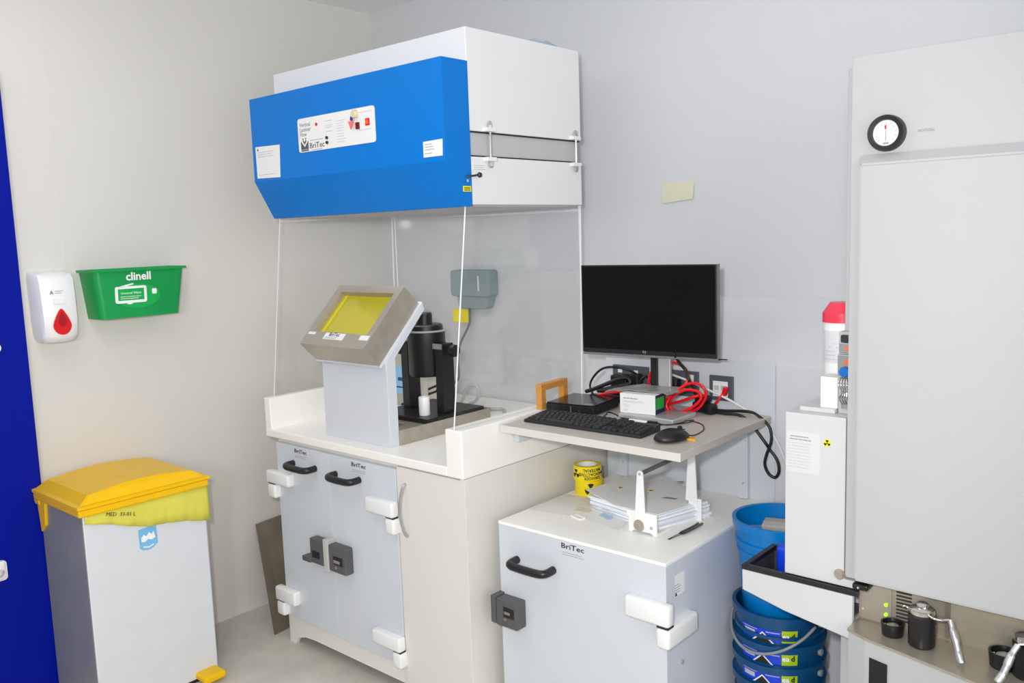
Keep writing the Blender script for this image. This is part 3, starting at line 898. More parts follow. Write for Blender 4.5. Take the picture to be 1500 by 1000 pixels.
# readout unit behind the stand
ru = thing('readout_unit', 'beige readout unit with a small blue screen at the back of the hood', 'instrument', (0.5, -0.32, 0.880))
obj('case', prism([(-0.345, 0.880), (-0.280, 0.880), (-0.280, 1.10), (-0.315, 1.10)], 'x', 0.395, 0.640, 0.004), beige_m, ru)
t = bmesh.new(); t_n = Matrix.Translation((0, -0.001, 0))
def ru_face(x0, x1, z0, z1, d=0.0015):
    f = lambda z: -0.345 + 0.03 * (z - 0.88) / 0.22
    t2 = bmesh.new()
    vs = [t2.verts.new(p) for p in ((x0, f(z0) - d, z0), (x1, f(z0) - d, z0), (x1, f(z1) - d, z1), (x0, f(z1) - d, z1))]
    vb_ = [t2.verts.new((v.co.x, v.co.y + d, v.co.z)) for v in vs]
    t2.faces.new(vs); t2.faces.new(vb_[::-1])
    for i in range(4): t2.faces.new((vs[i], vs[(i + 1) % 4], vb_[(i + 1) % 4], vb_[i]))
    return t2
sc_ = obj('screen', ru_face(0.41, 0.53, 0.93, 1.048), lcd_m, ru)
obj('screen_text', ru_face(0.455, 0.52, 0.985, 1.0, 0.0022), lcd_bar, sc_)
obj('screen_text', ru_face(0.43, 0.52, 0.955, 0.961, 0.0022), lcd_bar, sc_)

# grey enclosure on the back wall, with its tag and lead
ge = thing('wall_enclosure', 'blue grey plastic enclosure on the back wall seen through the hood screen', 'enclosure', (0.64, 0, 1.28))
obj('upper_case', prism(rrect(0.530, 0.765, 1.335, 1.450, 0.014), 'y', -0.060, -0.001, 0.003), grey_box, ge)
obj('lower_case', prism([(0.560, 1.337), (0.752, 1.337), (0.735, 1.288), (0.722, 1.280), (0.580, 1.280), (0.566, 1.288)], 'y', -0.050, -0.001, 0.003), grey_box, ge)
obj('rib', bx(0.700, 0.705, -0.064, -0.058, 1.36, 1.425), label_m, ge)
lead = obj('enclosure_lead', tube([(0.604, -0.02, 1.288), (0.604, -0.02, 1.25), (0.595, -0.02, 1.20), (0.545, -0.025, 1.12), (0.528, -0.03, 1.05), (0.528, -0.03, 0.96), (0.50, -0.05, 0.93), (0.46, -0.08, 0.915), (0.45, -0.15, 0.888)], 0.005), grey_cable)
tag(lead, 'thin grey lead hanging from the wall enclosure down to the worktop', 'cable')
tag(obj('paper_tag', bx(0.508, 0.604, -0.030, -0.0285, 1.214, 1.274, 0.0), yellow_tag, loc=(0.556, -0.03, 1.274)), 'yellow tag hanging below the blue grey wall enclosure', 'tag')
hose = obj('hose_loop', tube([(0.700, -0.20, 0.8875), (0.720, -0.20, 0.910), (0.730, -0.20, 0.940), (0.756, -0.20, 0.966), (0.786, -0.20, 0.976), (0.808, -0.20, 0.962), (0.812, -0.20, 0.935), (0.792, -0.20, 0.906), (0.760, -0.205, 0.890), (0.80, -0.23, 0.8875), (0.87, -0.24, 0.8875), (0.94, -0.20, 0.8875), (0.99, -0.24, 0.8875), (1.06, -0.33, 0.8875)], 0.0065), pale_hose)
tag(hose, 'pale grey hose curled into a loop behind the stainless tray', 'hose')
for i, dz in enumerate((0.0, 0.022)):
    cbl = obj('instrument_cable', tube([(0.50, -0.355 + 0.012 * i, 0.888), (0.57, -0.35 + 0.012 * i, 0.915 + dz * .6), (0.65, -0.32, 0.945 + dz), (0.72, -0.31, 0.97 + dz), (0.77, -0.315, 0.968 + dz), (0.79, -0.34, 0.95)], 0.005), black_cable)
    tag(cbl, 'black instrument cable draped behind the chamber stand, ' + ('lower of the two' if i == 0 else 'upper of the two'), 'cable', 'instrument cables behind the stand')

# ------------------------------------------------------------------ note on the back wall
t = bmesh.new()
vs = [t.verts.new(p) for p in ((1.592, -0.0005, 1.770), (1.726, -0.0005, 1.766), (1.724, -0.009, 1.704), (1.597, -0.007, 1.693))]
t.faces.new(vs)
nt_ = obj('wall_note', t, pale_yellow)
md = nt_.modifiers.new('thickness', 'SOLIDIFY'); md.thickness = 0.0006
tag(nt_, 'pale yellow paper note stuck on the back wall above the monitor', 'note')

# ------------------------------------------------------------------ desk shelf
SZ = 0.9933
sh = thing('desk_shelf', 'grey beige laminate desk shelf carrying the computer', 'shelf', (1.785, -0.5, 0.969))
obj('top_board', bx(1.456, 2.113, -0.7735, -0.2055, 0.9693, SZ, 0.0015), shelf_m, sh)
obj('front_edge_band', bx(1.455, 2.114, -0.7755, -0.7735, 0.9695, 0.9930, 0.0005), shelf_edge, sh)
for x_ in (1.53, 2.005):
    pst = obj('wall_post', bx(x_, x_ + 0.032, -0.218, -0.2005, 0.708, 0.968, 0.001), white_cool, sh)
    for sx_, sz_ in ((0.007, 0.905), (0.025, 0.905), (0.016, 0.76)):
        obj('screw', disc(x_ + sx_, -0.2195, sz_, 0.0032, 0.002, seg=10), silver_m, pst)
obj('support_batten', bx(1.455, 1.475, -0.71, -0.22, 0.925, 0.969, 0.001), white_cool, sh)
obj('cross_rail', bx(1.53, 2.037, -0.24, -0.218, 0.940, 0.969, 0.001), white_cool, sh)

# sockets on the boxing
def plate(name, x0, x1, z0, z1, label):
    s_ = thing(name, label, 'socket', ((x0 + x1) / 2, -0.2, z0))
    obj('faceplate', bx(x0, x1, -0.209, -0.2, z0, z1, 0.002), socket_m, s_)
    return s_
p1 = plate('double_socket', 1.503, 1.655, 1.030, 1.117, 'dark grey double socket behind the left side of the carton')
for x_ in (1.528, 1.595):
    obj('rocker_switch', bx(x_, x_ + 0.018, -0.212, -0.209, 1.09, 1.102), label_m, p1)
p2 = plate('double_socket', 1.728, 1.853, 1.028, 1.116, 'dark grey double socket behind the red cable loops')
obj('rocker_switch', bx(1.818, 1.836, -0.212, -0.209, 1.070, 1.105), label_m, p2)
p3 = plate('data_socket', 1.894, 1.981, 1.026, 1.110, 'dark grey data socket with white centre, furthest from the hood')
ins = obj('insert', bx(1.909, 1.963, -0.212, -0.209, 1.040, 1.092, 0.001), label_m, p3)
for x_ in (1.914, 1.939):
    obj('port', bx(x_, x_ + 0.018, -0.213, -0.2118, 1.062, 1.078), ink_light, ins)

# ------------------------------------------------------------------ monitor
mo = thing('monitor', 'large black computer monitor on a silver stand', 'monitor', (1.5127, -0.400, 1.183), 0.1175)
MW, MH = 0.4855, 0.3036
def lb(*a, **k): return bx(*a, **k)
obj('back_shell', lb(0.0, MW, 0.006, 0.030, 0.002, MH - 0.002, 0.006), black_m, mo, world=False)
obj('back_bulge', lb(0.12, 0.37, 0.028, 0.045, 0.05, 0.25, 0.008), black_m, mo, world=False)
obj('bezel', lb(0.0, MW, 0.0, 0.008, 0.006, MH, 0.0015), black_m, mo, world=False)
obj('screen', lb(0.005, MW - 0.005, -0.0008, 0.002, 0.020, MH - 0.005), screen_m, mo, world=False)
obj('silver_trim', lb(0.0, MW, 0.003, 0.028, -0.003, 0.0052, 0.001), M('dull_silver_trim', (128, 128, 130), 0.4, metal=0.3), mo, world=False)
obj('side_trim', lb(MW - 0.001, MW + 0.002, 0.004, 0.022, 0.0, MH), MATS['dull_silver_trim'], mo, world=False)
t = bmesh.new(); 
for (x_, z_) in ((0.229, 0.011), (0.236, 0.009)):
    add_box(t, x_, x_ + 0.0022, -0.0008, 0.001, z_, z_ + 0.010)
add_box(t, 0.226, 0.242, -0.0008, 0.001, 0.0145, 0.0155)
obj('maker_emblem', t, ink_grey, mo, world=False)
obj('button_pin', tube([(MW - 0.002, 0.012, 0.002), (MW + 0.028, 0.014, 0.003)], 0.0022, 6, 0), black_m, mo, world=False)
obj('stand_column', lb(0.247, 0.305, 0.046, 0.062, -0.172, 0.12, 0.003), silver_m, mo, world=False, label='silver stand column')
obj('column_cover', lb(0.236, 0.262, 0.040, 0.048, -0.172, 0.05, 0.002), black_m, mo, world=False)
stb = obj('stand_base', bx(1.712, 1.918, -0.484, -0.338, SZ, SZ + 0.016, 0.004), silver_m, mo, label='silver rectangular stand foot')

# ------------------------------------------------------------------ carton, foil, computer, frame
CZ = SZ + 0.0165
ct = thing('carton', 'white carton with a green and navy end standing on the monitor foot', 'box', (1.712, -0.4715, CZ), 0.1072)
obj('body', lb(0, 0.1265, 0, 0.071, 0, 0.064, 0.0008), label_m, ct, world=False)
obj('end_panel', lb(0.1262, 0.1272, 0.001, 0.070, 0.001, 0.063), navy_print, ct, world=False)
obj('end_patch', lb(0.127, 0.1276, 0.004, 0.062, 0.016, 0.054), M('bright_green_patch', (10, 178, 70), 0.4), ct, world=False)
obj('small_print', line_rows(bmesh.new(), 0.012, 0.085, [0.047], '-y', 0.0, 0.003, 0.4), ink_grey, ct, world=False)
obj('small_print', line_rows(bmesh.new(), 0.012, 0.09, [0.039, 0.036], '-y', 0.0, 0.0012, 0.1), ink_light, ct, world=False)
obj('small_print', line_rows(bmesh.new(), 0.012, 0.035, [0.027, 0.022, 0.011, 0.007], '-y', 0.0, 0.0014, 0.4), ink_light, ct, world=False)
t = bmesh.new()
nu, nv = 12, 7
fg = []
for i in range(nu):
    rr = []
    for j in range(nv):
        u, v = i / (nu - 1), j / (nv - 1)
        px = 1.638 + 0.225 * u + 0.01 * v
        py = -0.452 + 0.03 * u + 0.122 * v
        inside = 1.703 < px < 1.85
        z_ = CZ + 0.0655 + 0.006 * abs(math.sin(i * 2.1 + j * 1.3)) * random.random() + (0.0 if inside else -0.012 * min(1, abs(px - 1.77) / 0.1 - 0.5))
        rr.append(t.verts.new((px, py, z_)))
    fg.append(rr)
for i in range(nu - 1):
    for j in range(nv - 1): t.faces.new((fg[i][j], fg[i + 1][j], fg[i + 1][j + 1], fg[i][j + 1]))
fl_ = obj('foil_pouch', t, foil_m)
md = fl_.modifiers.new('thickness', 'SOLIDIFY'); md.thickness = 0.0025; md.offset = 1
tag(fl_, 'crumpled grey foil pouch lying on the white carton', 'pouch')

pc = thing('mini_computer', 'flat black mini computer lying behind the keyboard', 'computer', (1.462, -0.550, SZ), 0.1228)
obj('case', lb(0, 0.1815, 0.004, 0.187, 0.003, 0.034, 0.003), black_m, pc, world=False)
obj('top_cover', lb(0.001, 0.1805, 0.005, 0.186, 0.0335, 0.0375, 0.0015), black_gloss, pc, world=False)
fpn = obj('front_panel', lb(0.0015, 0.180, 0.0, 0.005, 0.004, 0.033, 0.001), black_m, pc, world=False)
for x_ in (0.055, 0.068, 0.082):
    obj('port', lb(x_, x_ + 0.007, -0.0006, 0.001, 0.012, 0.016), key_m, fpn, world=False)
obj('port', lb(0.096, 0.099, -0.001, 0.001, 0.008, 0.030), satin_alu, fpn, world=False)
obj('power_button', disc(0.13, -0.001, 0.018, 0.006, 0.002), key_m, fpn, world=False)
obj('maker_plate', lb(0.140, 0.168, 0.02, 0.029, 0.0375, 0.0379), silver_m, pc, world=False)
for x_ in (0.02, 0.15):
    obj('foot', lb(x_, x_ + 0.015, 0.03, 0.05, 0.0, 0.0035), black_m, pc, world=False)
    obj('foot', lb(x_, x_ + 0.015, 0.14, 0.16, 0.0, 0.0035), black_m, pc, world=False)

fr = thing('wooden_frame', 'small light oak frame standing on edge beside the mini computer', 'frame', (1.4515, -0.560, 0), 0.0)
fr.location = (1.428, -0.560, 1.0032); fr.rotation_euler = (0, 0, 0.0777); WM[fr] = Matrix.Translation((1.428, -0.56, 1.0032)) @ Matrix.Rotation(0.0777, 4, 'Z')
obj('post', lb(0, 0.0235, 0, 0.026, 0, 0.0865, 0.001), wood_m, fr, world=False)
obj('post', lb(0, 0.0235, 0.137, 0.163, 0, 0.0865, 0.001), wood_m, fr, world=False)
obj('top_rail', lb(0.0002, 0.0233, 0.0262, 0.1368, 0.064, 0.0863, 0.001), wood_m, fr, world=False)
obj('bottom_rail', lb(0.0002, 0.0233, 0.0262, 0.1368, 0.0, 0.012, 0.001), wood_m, fr, world=False)

# ------------------------------------------------------------------ keyboard
kb = thing('keyboard', 'long black keyboard along the front of the desk shelf', 'keyboard', (1.4915, -0.7035, SZ), 0.020)
obj('case', prism([(0.0, 0.002), (0.006, 0.0), (0.112, 0.0), (0.118, 0.004), (0.118, 0.020), (0.004, 0.010)], 'x', 0.0, 0.441, 0.0015), black_m, kb, world=False)
def ktop(y): return 0.010 + 0.0105 * y / 0.118
keymesh = {}
def keycap(w, d):
    if (w, d) not in keymesh:
        b_ = bmesh.new()
        lo = [b_.verts.new(p) for p in ((0, 0, 0), (w, 0, 0), (w, d, 0), (0, d, 0))]
        m_ = 0.0018
        hi = [b_.verts.new(p) for p in ((m_, m_, 0.0055), (w - m_, m_, 0.0055), (w - m_, d - m_, 0.0055), (m_, d - m_, 0.0055))]
        b_.faces.new(hi)
        for i in range(4): b_.faces.new((lo[i], lo[(i + 1) % 4], hi[(i + 1) % 4], hi[i]))
        me = bpy.data.meshes.new('key'); b_.to_mesh(me); b_.free(); me.materials.append(key_m)
        keymesh[(w, d)] = me
    return keymesh[(w, d)]
rows_k = [(0.010, [1.25, 1.25, 1.25, 6, 1.25, 1.25, 1.25, 1.5]), (0.0275, [2.25] + [1] * 10 + [2.75]), (0.045, [1.75] + [1] * 11 + [2.25]),
          (0.0625, [1.5] + [1] * 12 + [1.5]), (0.080, [1] * 13 + [2]), (0.099, [1] * 15)]
U = 0.0187
def put_key(x_, y_, w_, d_=0.0152):
    o = bpy.data.objects.new('key', keycap(round(w_, 4), d_))
    COL.objects.link(o); o.parent = kb
    o.location = (x_, y_, ktop(y_ + 0.007) - 0.001); o.rotation_euler = (math.atan2(0.0105, 0.118), 0, 0)
for y_, ws in rows_k:
    x_ = 0.010
    for w_ in ws:
        put_key(x_, y_, U * w_ - 0.0026)
        x_ += U * w_
for y_ in (0.010, 0.0275, 0.045, 0.0625, 0.080, 0.099):
    for k_ in range(3):
        if y_ in (0.045,): continue
        if y_ == 0.0275 and k_ != 1: continue
        put_key(0.298 + 0.0187 * k_, y_, 0.0161)
for y_ in (0.010, 0.0275, 0.045, 0.0625, 0.080):
    for k_ in range(4):
        put_key(0.361 + 0.0182 * k_, y_, 0.0156)

# ------------------------------------------------------------------ mouse with its lead
ms = thing('mouse', 'black computer mouse at the front corner of the desk shelf', 'mouse', (2.020, -0.662, SZ), math.radians(-18))
t = bmesh.new()
bmesh.ops.create_uvsphere(t, u_segments=24, v_segments=14, radius=1.0)
for v in t.verts:
    x_, y_, z_ = v.co
    v.co = Vector((x_ * 0.037 * (1 - 0.10 * y_), y_ * 0.060, max(0.0, 0.009 + (z_ * 0.029 if z_ > 0 else z_ * 0.009) * (1 - 0.22 * max(0, y_)))))
obj('shell', t, black_m, ms, world=False, smooth=True)
obj('wheel', lathe([(0.0, -0.004), (0.008, -0.003), (0.008, 0.003), (0.0, 0.004)], (0.0, 0.030, 0.0325), 14, 'x'), key_m, ms, world=False)
obj('button_split', lb(-0.0007, 0.0007, 0.02, 0.05, 0.026, 0.0290), gap_m, ms, world=False)
Zc = SZ + 0.002
obj('lead', tube([(2.037, -0.606, SZ + 0.010), (2.043, -0.588, SZ + 0.004), (2.042, -0.55, Zc), (2.028, -0.49, Zc), (1.985, -0.43, Zc), (1.93, -0.415, Zc + 0.001), (1.935, -0.46, Zc + 0.003), (1.905, -0.50, Zc), (1.86, -0.495, Zc), (1.838, -0.505, Zc),
                  (1.85, -0.525, Zc), (1.905, -0.515, Zc + 0.003), (1.95, -0.45, Zc + 0.003), (1.945, -0.405, Zc + 0.003), (1.925, -0.42, Zc)], 0.0018, 6), black_cable, ms)
tag(obj('orange_tab', prism([(2.052, -0.632), (2.078, -0.630), (2.060, -0.605)], 'z', SZ, SZ + 0.006), orange_m), 'small orange tab lying beside the mouse', 'tab')

# ------------------------------------------------------------------ cables behind the monitor
def cable(name, pts, r, mat, label, group=None):
    o = obj(name, tube(pts, r, 8, 6), mat, smooth=True)
    tag(o, label, 'cable', group)
    return o
CT = 'cables behind the monitor'
cable('power_cable', [(1.50, -0.33, 1.025), (1.455, -0.285, 1.045), (1.468, -0.28, 1.078), (1.508, -0.28, 1.111), (1.558, -0.275, 1.120), (1.606, -0.25, 1.108), (1.625, -0.225, 1.085)], 0.0042, black_cable, 'black cable arching from the mini computer up to the left socket', CT)
cable('network_cable', [(1.70, -0.30, 1.060), (1.715, -0.30, 1.081), (1.718, -0.30, 1.107), (1.736, -0.30, 1.131), (1.765, -0.30, 1.149), (1.803, -0.30, 1.158), (1.84, -0.30, 1.153), (1.862, -0.302, 1.133), (1.868, -0.305, 1.108),
                        (1.858, -0.315, 1.085), (1.838, -0.33, 1.068), (1.818, -0.345, 1.05), (1.822, -0.352, 1.035), (1.852, -0.355, 1.063), (1.893, -0.352, 1.082), (1.932, -0.345, 1.076), (1.937, -0.345, 1.054), (1.910, -0.35, 1.026), (1.868, -0.355, 1.006), (1.833, -0.36, 1.006), (1.819, -0.36, 1.026),
                        (1.835, -0.35, 1.058), (1.878, -0.335, 1.094), (1.915, -0.33, 1.101), (1.941, -0.325, 1.083), (1.938, -0.32, 1.049), (1.908, -0.32, 1.013), (1.865, -0.325, 1.000), (1.827, -0.33, 1.006), (1.816, -0.335, 1.022), (1.863, -0.335, 1.039), (1.911, -0.335, 1.059), (1.932, -0.31, 1.060)],
      0.0048, red_cable, 'bright red network cable coiled in loops beside the carton')
rc = thing('patch_lead', 'short red patch lead plugged into the data socket', 'cable', (1.94, -0.23, 1.03))
obj('lead', tube([(1.90, -0.27, 1.0), (1.923, -0.245, 1.010), (1.944, -0.235, 1.037), (1.954, -0.228, 1.055)], 0.0045), red_cable, rc, smooth=True)
obj('plug', prism([(1.949, 1.049), (1.961, 1.046), (1.970, 1.074), (1.957, 1.078)], 'y', -0.232, -0.2122, 0.001), red_m, rc)
cable('data_cable', [(1.735, -0.214, 1.104), (1.818, -0.225, 1.088), (1.893, -0.23, 1.066), (1.965, -0.23, 1.042), (2.029, -0.225, 1.012), (2.074, -0.22, 0.986), (2.12, -0.22, 0.943), (2.148, -0.215, 0.893), (2.163, -0.21, 0.847), (2.168, -0.20, 0.80), (2.17, -0.19, 0.70)],
      0.0042, white_cable, 'white cable running from the sockets down off the shelf end')
cable('mains_cable', [(1.915, -0.255, 1.003), (1.968, -0.25, 1.003), (2.055, -0.25, 1.010), (2.094, -0.25, 0.997), (2.127, -0.25, 0.967), (2.134, -0.252, 0.924), (2.120, -0.255, 0.879), (2.114, -0.255, 0.846), (2.125, -0.25, 0.816), (2.144, -0.245, 0.806), (2.156, -0.243, 0.826), (2.150, -0.243, 0.862), (2.124, -0.247, 0.898), (2.12, -0.26, 0.915), (2.085, -0.262, 0.958), (2.06, -0.264, 0.985), (2.03, -0.27, 1.000), (1.986, -0.27, 0.999), (1.939, -0.265, 1.0)],
      0.0050, black_cable, 'thick black cable looping down past the right end of the shelf')
cable('display_cable', [(1.852, -0.365, 1.20), (1.855, -0.335, 1.165), (1.868, -0.32, 1.140), (1.884, -0.325, 1.11), (1.89, -0.30, 1.07), (1.885, -0.28, 1.03), (1.86, -0.26, 1.0)], 0.0052, black_cable, 'black cable dropping from under the monitor through the red coil', CT)
cable('stand_cable', [(1.762, -0.338, 1.19), (1.760, -0.325, 1.14), (1.763, -0.32, 1.09), (1.75, -0.31, 1.03), (1.73, -0.28, 0.998)], 0.004, black_cable, 'black cable hanging down the left side of the stand column', CT)
for i, (px, pz, l_) in enumerate(((1.565, 1.065, 'second from the hood'), (1.615, 1.072, 'third from the hood'), (1.77, 1.07, 'behind the stand column'), (1.535, 1.062, 'nearest the hood'))):
    pl = thing('mains_plug', 'black mains plug in the double sockets, ' + l_, 'plug', (px, -0.21, pz), 0, 'plugs behind the monitor')
    obj('plug_body', bx(px - 0.020, px + 0.020, -0.245, -0.2095, pz - 0.024, pz + 0.022, 0.006), black_m, pl)
    obj('lead', tube([(px, -0.236, pz - 0.02), (px + 0.004, -0.25, pz - 0.035), (px - 0.015, -0.262, pz - 0.05), (px - 0.03 + 0.015 * i, -0.28, SZ + 0.006)], 0.004), black_cable, pl)
ad = thing('power_adapter', 'black power adapter lying behind the mini computer', 'adapter', (1.53, -0.30, SZ), 0.5)
obj('brick', lb(-0.055, 0.055, -0.022, 0.022, 0, 0.030, 0.006), black_m, ad, world=False)
cable('coiled_lead', [(1.455, -0.31, 1.028), (1.49, -0.31, 1.040), (1.54, -0.30, 1.062), (1.585, -0.285, 1.082), (1.612, -0.275, 1.084), (1.622, -0.275, 1.068), (1.595, -0.285, 1.058), (1.55, -0.30, 1.046), (1.51, -0.31, 1.036), (1.54, -0.315, 1.040), (1.59, -0.30, 1.052), (1.618, -0.285, 1.050), (1.60, -0.265, 1.03), (1.56, -0.25, 1.0)], 0.0072, black_cable, 'thick black lead folded in a tight bundle on the power adapter', CT)
cable('loose_lead', [(1.63, -0.225, 1.07), (1.655, -0.26, 1.045), (1.67, -0.29, 1.075), (1.69, -0.28, 1.10), (1.70, -0.25, 1.06), (1.72, -0.27, 1.02), (1.69, -0.29, 0.999)], 0.0042, black_cable, 'loose black lead looping between the left socket and the stand column', CT)
cable('spare_patch_lead', [(1.505, -0.35, 1.012), (1.54, -0.345, 1.03), (1.585, -0.335, 1.040), (1.62, -0.33, 1.044), (1.64, -0.30, 1.03)], 0.0045, red_cable, 'red lead lying along the back of the mini computer')
ab = thing('plug_adapter', 'black cable block beside the red coil at the back of the shelf', 'adapter', (1.91, -0.27, SZ), -0.35)
obj('block', lb(-0.045, 0.045, -0.018, 0.018, 0, 0.035, 0.008), black_m, ab, world=False)
obj('upper_block', lb(-0.035, 0.02, -0.016, 0.016, 0.0345, 0.060, 0.008), black_m, ab, world=False)
ul = thing('usb_lead', 'thin black lead with a white section lying in front of the carton', 'cable', (1.75, -0.49, SZ))
obj('lead', tube([(1.668, -0.505, Zc), (1.655, -0.47, Zc), (1.64, -0.44, Zc), (1.665, -0.445, Zc), (1.71, -0.475, Zc), (1.742, -0.497, Zc)], 0.0018, 6), black_cable, ul)
obj('connector', bx(1.738, 1.765, -0.503, -0.493, SZ, SZ + 0.006, 0.001), black_m, ul)
obj('white_sleeve', bx(1.765, 1.862, -0.502, -0.494, SZ, SZ + 0.0055, 0.001), label_m, ul)
obj('connector', bx(1.835, 1.868, -0.504, -0.492, SZ + 0.0005, SZ + 0.0075, 0.001), black_m, ul)

# ------------------------------------------------------------------ shielded safe under the shelf
AZ = 0.7055
sf = thing('shielded_cabinet', 'low white shielded cabinet with one door under the desk shelf', 'cabinet', (1.806, -0.53, 0))
obj('carcass', bx(1.503, 2.110, -0.806, -0.204, 0.0, AZ - 0.0105, 0.001), white_cool, sf)
obj('top_plate', bx(1.502, 2.111, -0.8535, -0.203, AZ - 0.010, AZ, 0.0015), M('bright_white_top', (248, 247, 243), 0.4, var=0.01), sf)
fd = obj('door', bx(1.503, 2.111, -0.853, -0.8065, 0.02, AZ - 0.0105, 0.001), white_cool, sf)
obj('handle', bow(1.577, 1.720, 0.595, -0.853, 0.046, 0.0125), black_satin, fd, smooth=True)
maker_mark(1.795, 0.680, 0.083, -0.853, '-y', fd)
hg = obj('hinge', bx(1.992, 2.136, -0.884, -0.850, 0.536, 0.598, 0.010, 3), white_m, fd, smooth=35)
obj('pin_gap', bx(2.096, 2.132, -0.880, -0.850, 0.5315, 0.5365), gap_m, hg)
hg2 = obj('hinge', bx(2.094, 2.137, -0.885, -0.722, 0.474, 0.532, 0.010, 3), white_m, sf, smooth=35)
lk3 = obj('rim_lock', bx(1.520, 1.606, -0.898, -0.852, 0.383, 0.472, 0.005), lock_m, fd)
obj('lock_recess', bx(1.552, 1.594, -0.8995, -0.897, 0.418, 0.450), black_m, lk3)
obj('lock_cylinder', bx(1.556, 1.580, -0.902, -0.899, 0.428, 0.438, 0.002), lock_light, lk3)
obj('lock_cylinder', disc(1.560, -0.901, 0.411, 0.005, 0.003), lock_light, lk3)
obj('lock_keeper', bx(1.497, 1.5185, -0.898, -0.840, 0.386, 0.475, 0.003), lock_m, sf)
pl_ = obj('rating_label', bx(2.110, 2.1108, -0.815, -0.755, 0.595, 0.655), label_m, sf)
obj('small_print', line_rows(bmesh.new(), -0.81, -0.775, [0.605, 0.612, 0.619, 0.626], 'x', 2.1108, 0.0018), ink_grey, pl_)
obj('warning_mark', prism([(-0.807, 0.597), (-0.795, 0.597), (-0.801, 0.607)], 'x', 2.1106, 2.1114), ink, pl_)
obj('side_screw', disc(2.1125, -0.775, 0.395, 0.006, -0.003, 'x'), silver_m, sf)

# tape rolls
def bend(bm, cx, cy, r, ang0):
    """wrap flat lettering (x right, y up) round an upright cylinder"""
    for v in bm.verts:
        a = ang0 + v.co.x / r
        rr = r + 0.0006 + v.co.z
        v.co = Vector((cx + rr * math.cos(a), cy + rr * math.sin(a), v.co.y))
    return bm
def tape_roll(label, cx, cy, z0, hgt, ro, ri, ang, word):
    tr_ = thing('tape_roll', label, 'tape', (cx, cy, z0), 0, 'hazard tape rolls')
    obj('tape', lathe([(ri, z0), (ro - .0005, z0), (ro, z0 + .0005), (ro, z0 + hgt - .0005), (ro - .0005, z0 + hgt), (ri, z0 + hgt)], (cx, cy, 0), 40, loop=True), yellow_tape, tr_, smooth=35)
    t_ = bmesh.new()
    n_ = 32
    rg = [[t_.verts.new((cx + q * math.cos(2 * PI * i / n_), cy + q * math.sin(2 * PI * i / n_), z)) for i in range(n_)] for q, z in ((ri, z0 + .001), (ri, z0 + hgt - .001), (ri - .004, z0 + hgt - .001), (ri - .004, z0 + .001))]
    for k in range(4):
        for i in range(n_):
            t_.faces.new((rg[k][i], rg[k][(i + 1) % n_], rg[(k + 1) % 4][(i + 1) % n_], rg[(k + 1) % 4][i]))
    obj('core', t_, label_m, tr_, smooth=35)
    if word:
        b_ = text_bm('DANGER\nRADIOACTIVE\nMATERIAL', 0.0150, bold=0.0002, line=0.92)
        b_.transform(Matrix.Translation((0, z0 + hgt / 2, 0)) @ Matrix.Rotation(PI, 4, 'Z'))
        obj('lettering', bend(b_, cx, cy, ro, ang), ink, tr_)
        b_ = trefoil_bm(0.015)
        b_.transform(Matrix.Translation((-0.062, z0 + hgt / 2, 0)) @ Matrix.Rotation(PI, 4, 'Z'))
        obj('trefoil', bend(b_, cx, cy, ro, ang), ink, tr_)
    else:
        b_ = trefoil_bm(0.0205)
        b_.transform(Matrix.Translation((0, z0 + hgt / 2 - 0.001, 0)) @ Matrix.Rotation(PI, 4, 'Z'))
        obj('trefoil', bend(b_, cx, cy, ro, ang), ink, tr_)
        b_ = text_bm('DANGER', 0.0135, bold=0.0004)
        b_.transform(Matrix.Translation((0.055, z0 + hgt / 2, 0)) @ Matrix.Rotation(PI, 4, 'Z'))
        obj('lettering', bend(b_, cx, cy, ro, ang), ink, tr_)
    return tr_
va_ = math.atan2(-2.35, 1.74)
tape_roll('yellow hazard tape roll with trefoil mark, lower of the stacked pair', 1.560, -0.447, AZ, 0.050, 0.0485, 0.036, va_ + 0.12, False)
tape_roll('yellow hazard tape roll with upside down lettering, upper of the pair', 1.554, -0.447, AZ + 0.0502, 0.050, 0.0485, 0.036, va_ + 0.38, True)

# loose items in a clear bag
t = bmesh.new()
cx0, cx1, cy0, cy1 = 1.515, 1.86, -0.715, -0.52
n1, n2 = 14, 8
bg = []
for i in range(n1):
    rr = []
    for j in range(n2):
        u, v = i / (n1 - 1), j / (n2 - 1)
        px = cx0 + (cx1 - cx0) * u - 0.03 * v
        py = cy0 + (cy1 - cy0) * v + 0.03 * math.sin(u * 3)
        e = min(u, 1 - u, v, 1 - v) * 4
        rr.append(t.verts.new((px, py, AZ + 0.0025 + 0.016 * min(1, e) * (0.6 + 0.4 * abs(math.sin(i * 1.9 + j * 2.3))))))
    bg.append(rr)
for i in range(n1 - 1):
    for j in range(n2 - 1): t.faces.new((bg[i][j], bg[i + 1][j], bg[i + 1][j + 1], bg[i][j + 1]))
bgo = obj('clear_bag', t, bag_clear, smooth=True)
md = bgo.modifiers.new('thickness', 'SOLIDIFY'); md.thickness = 0.0008; md.offset = 1
tag(bgo, 'clear plastic bag lying over small sachets on the low cabinet', 'bag')
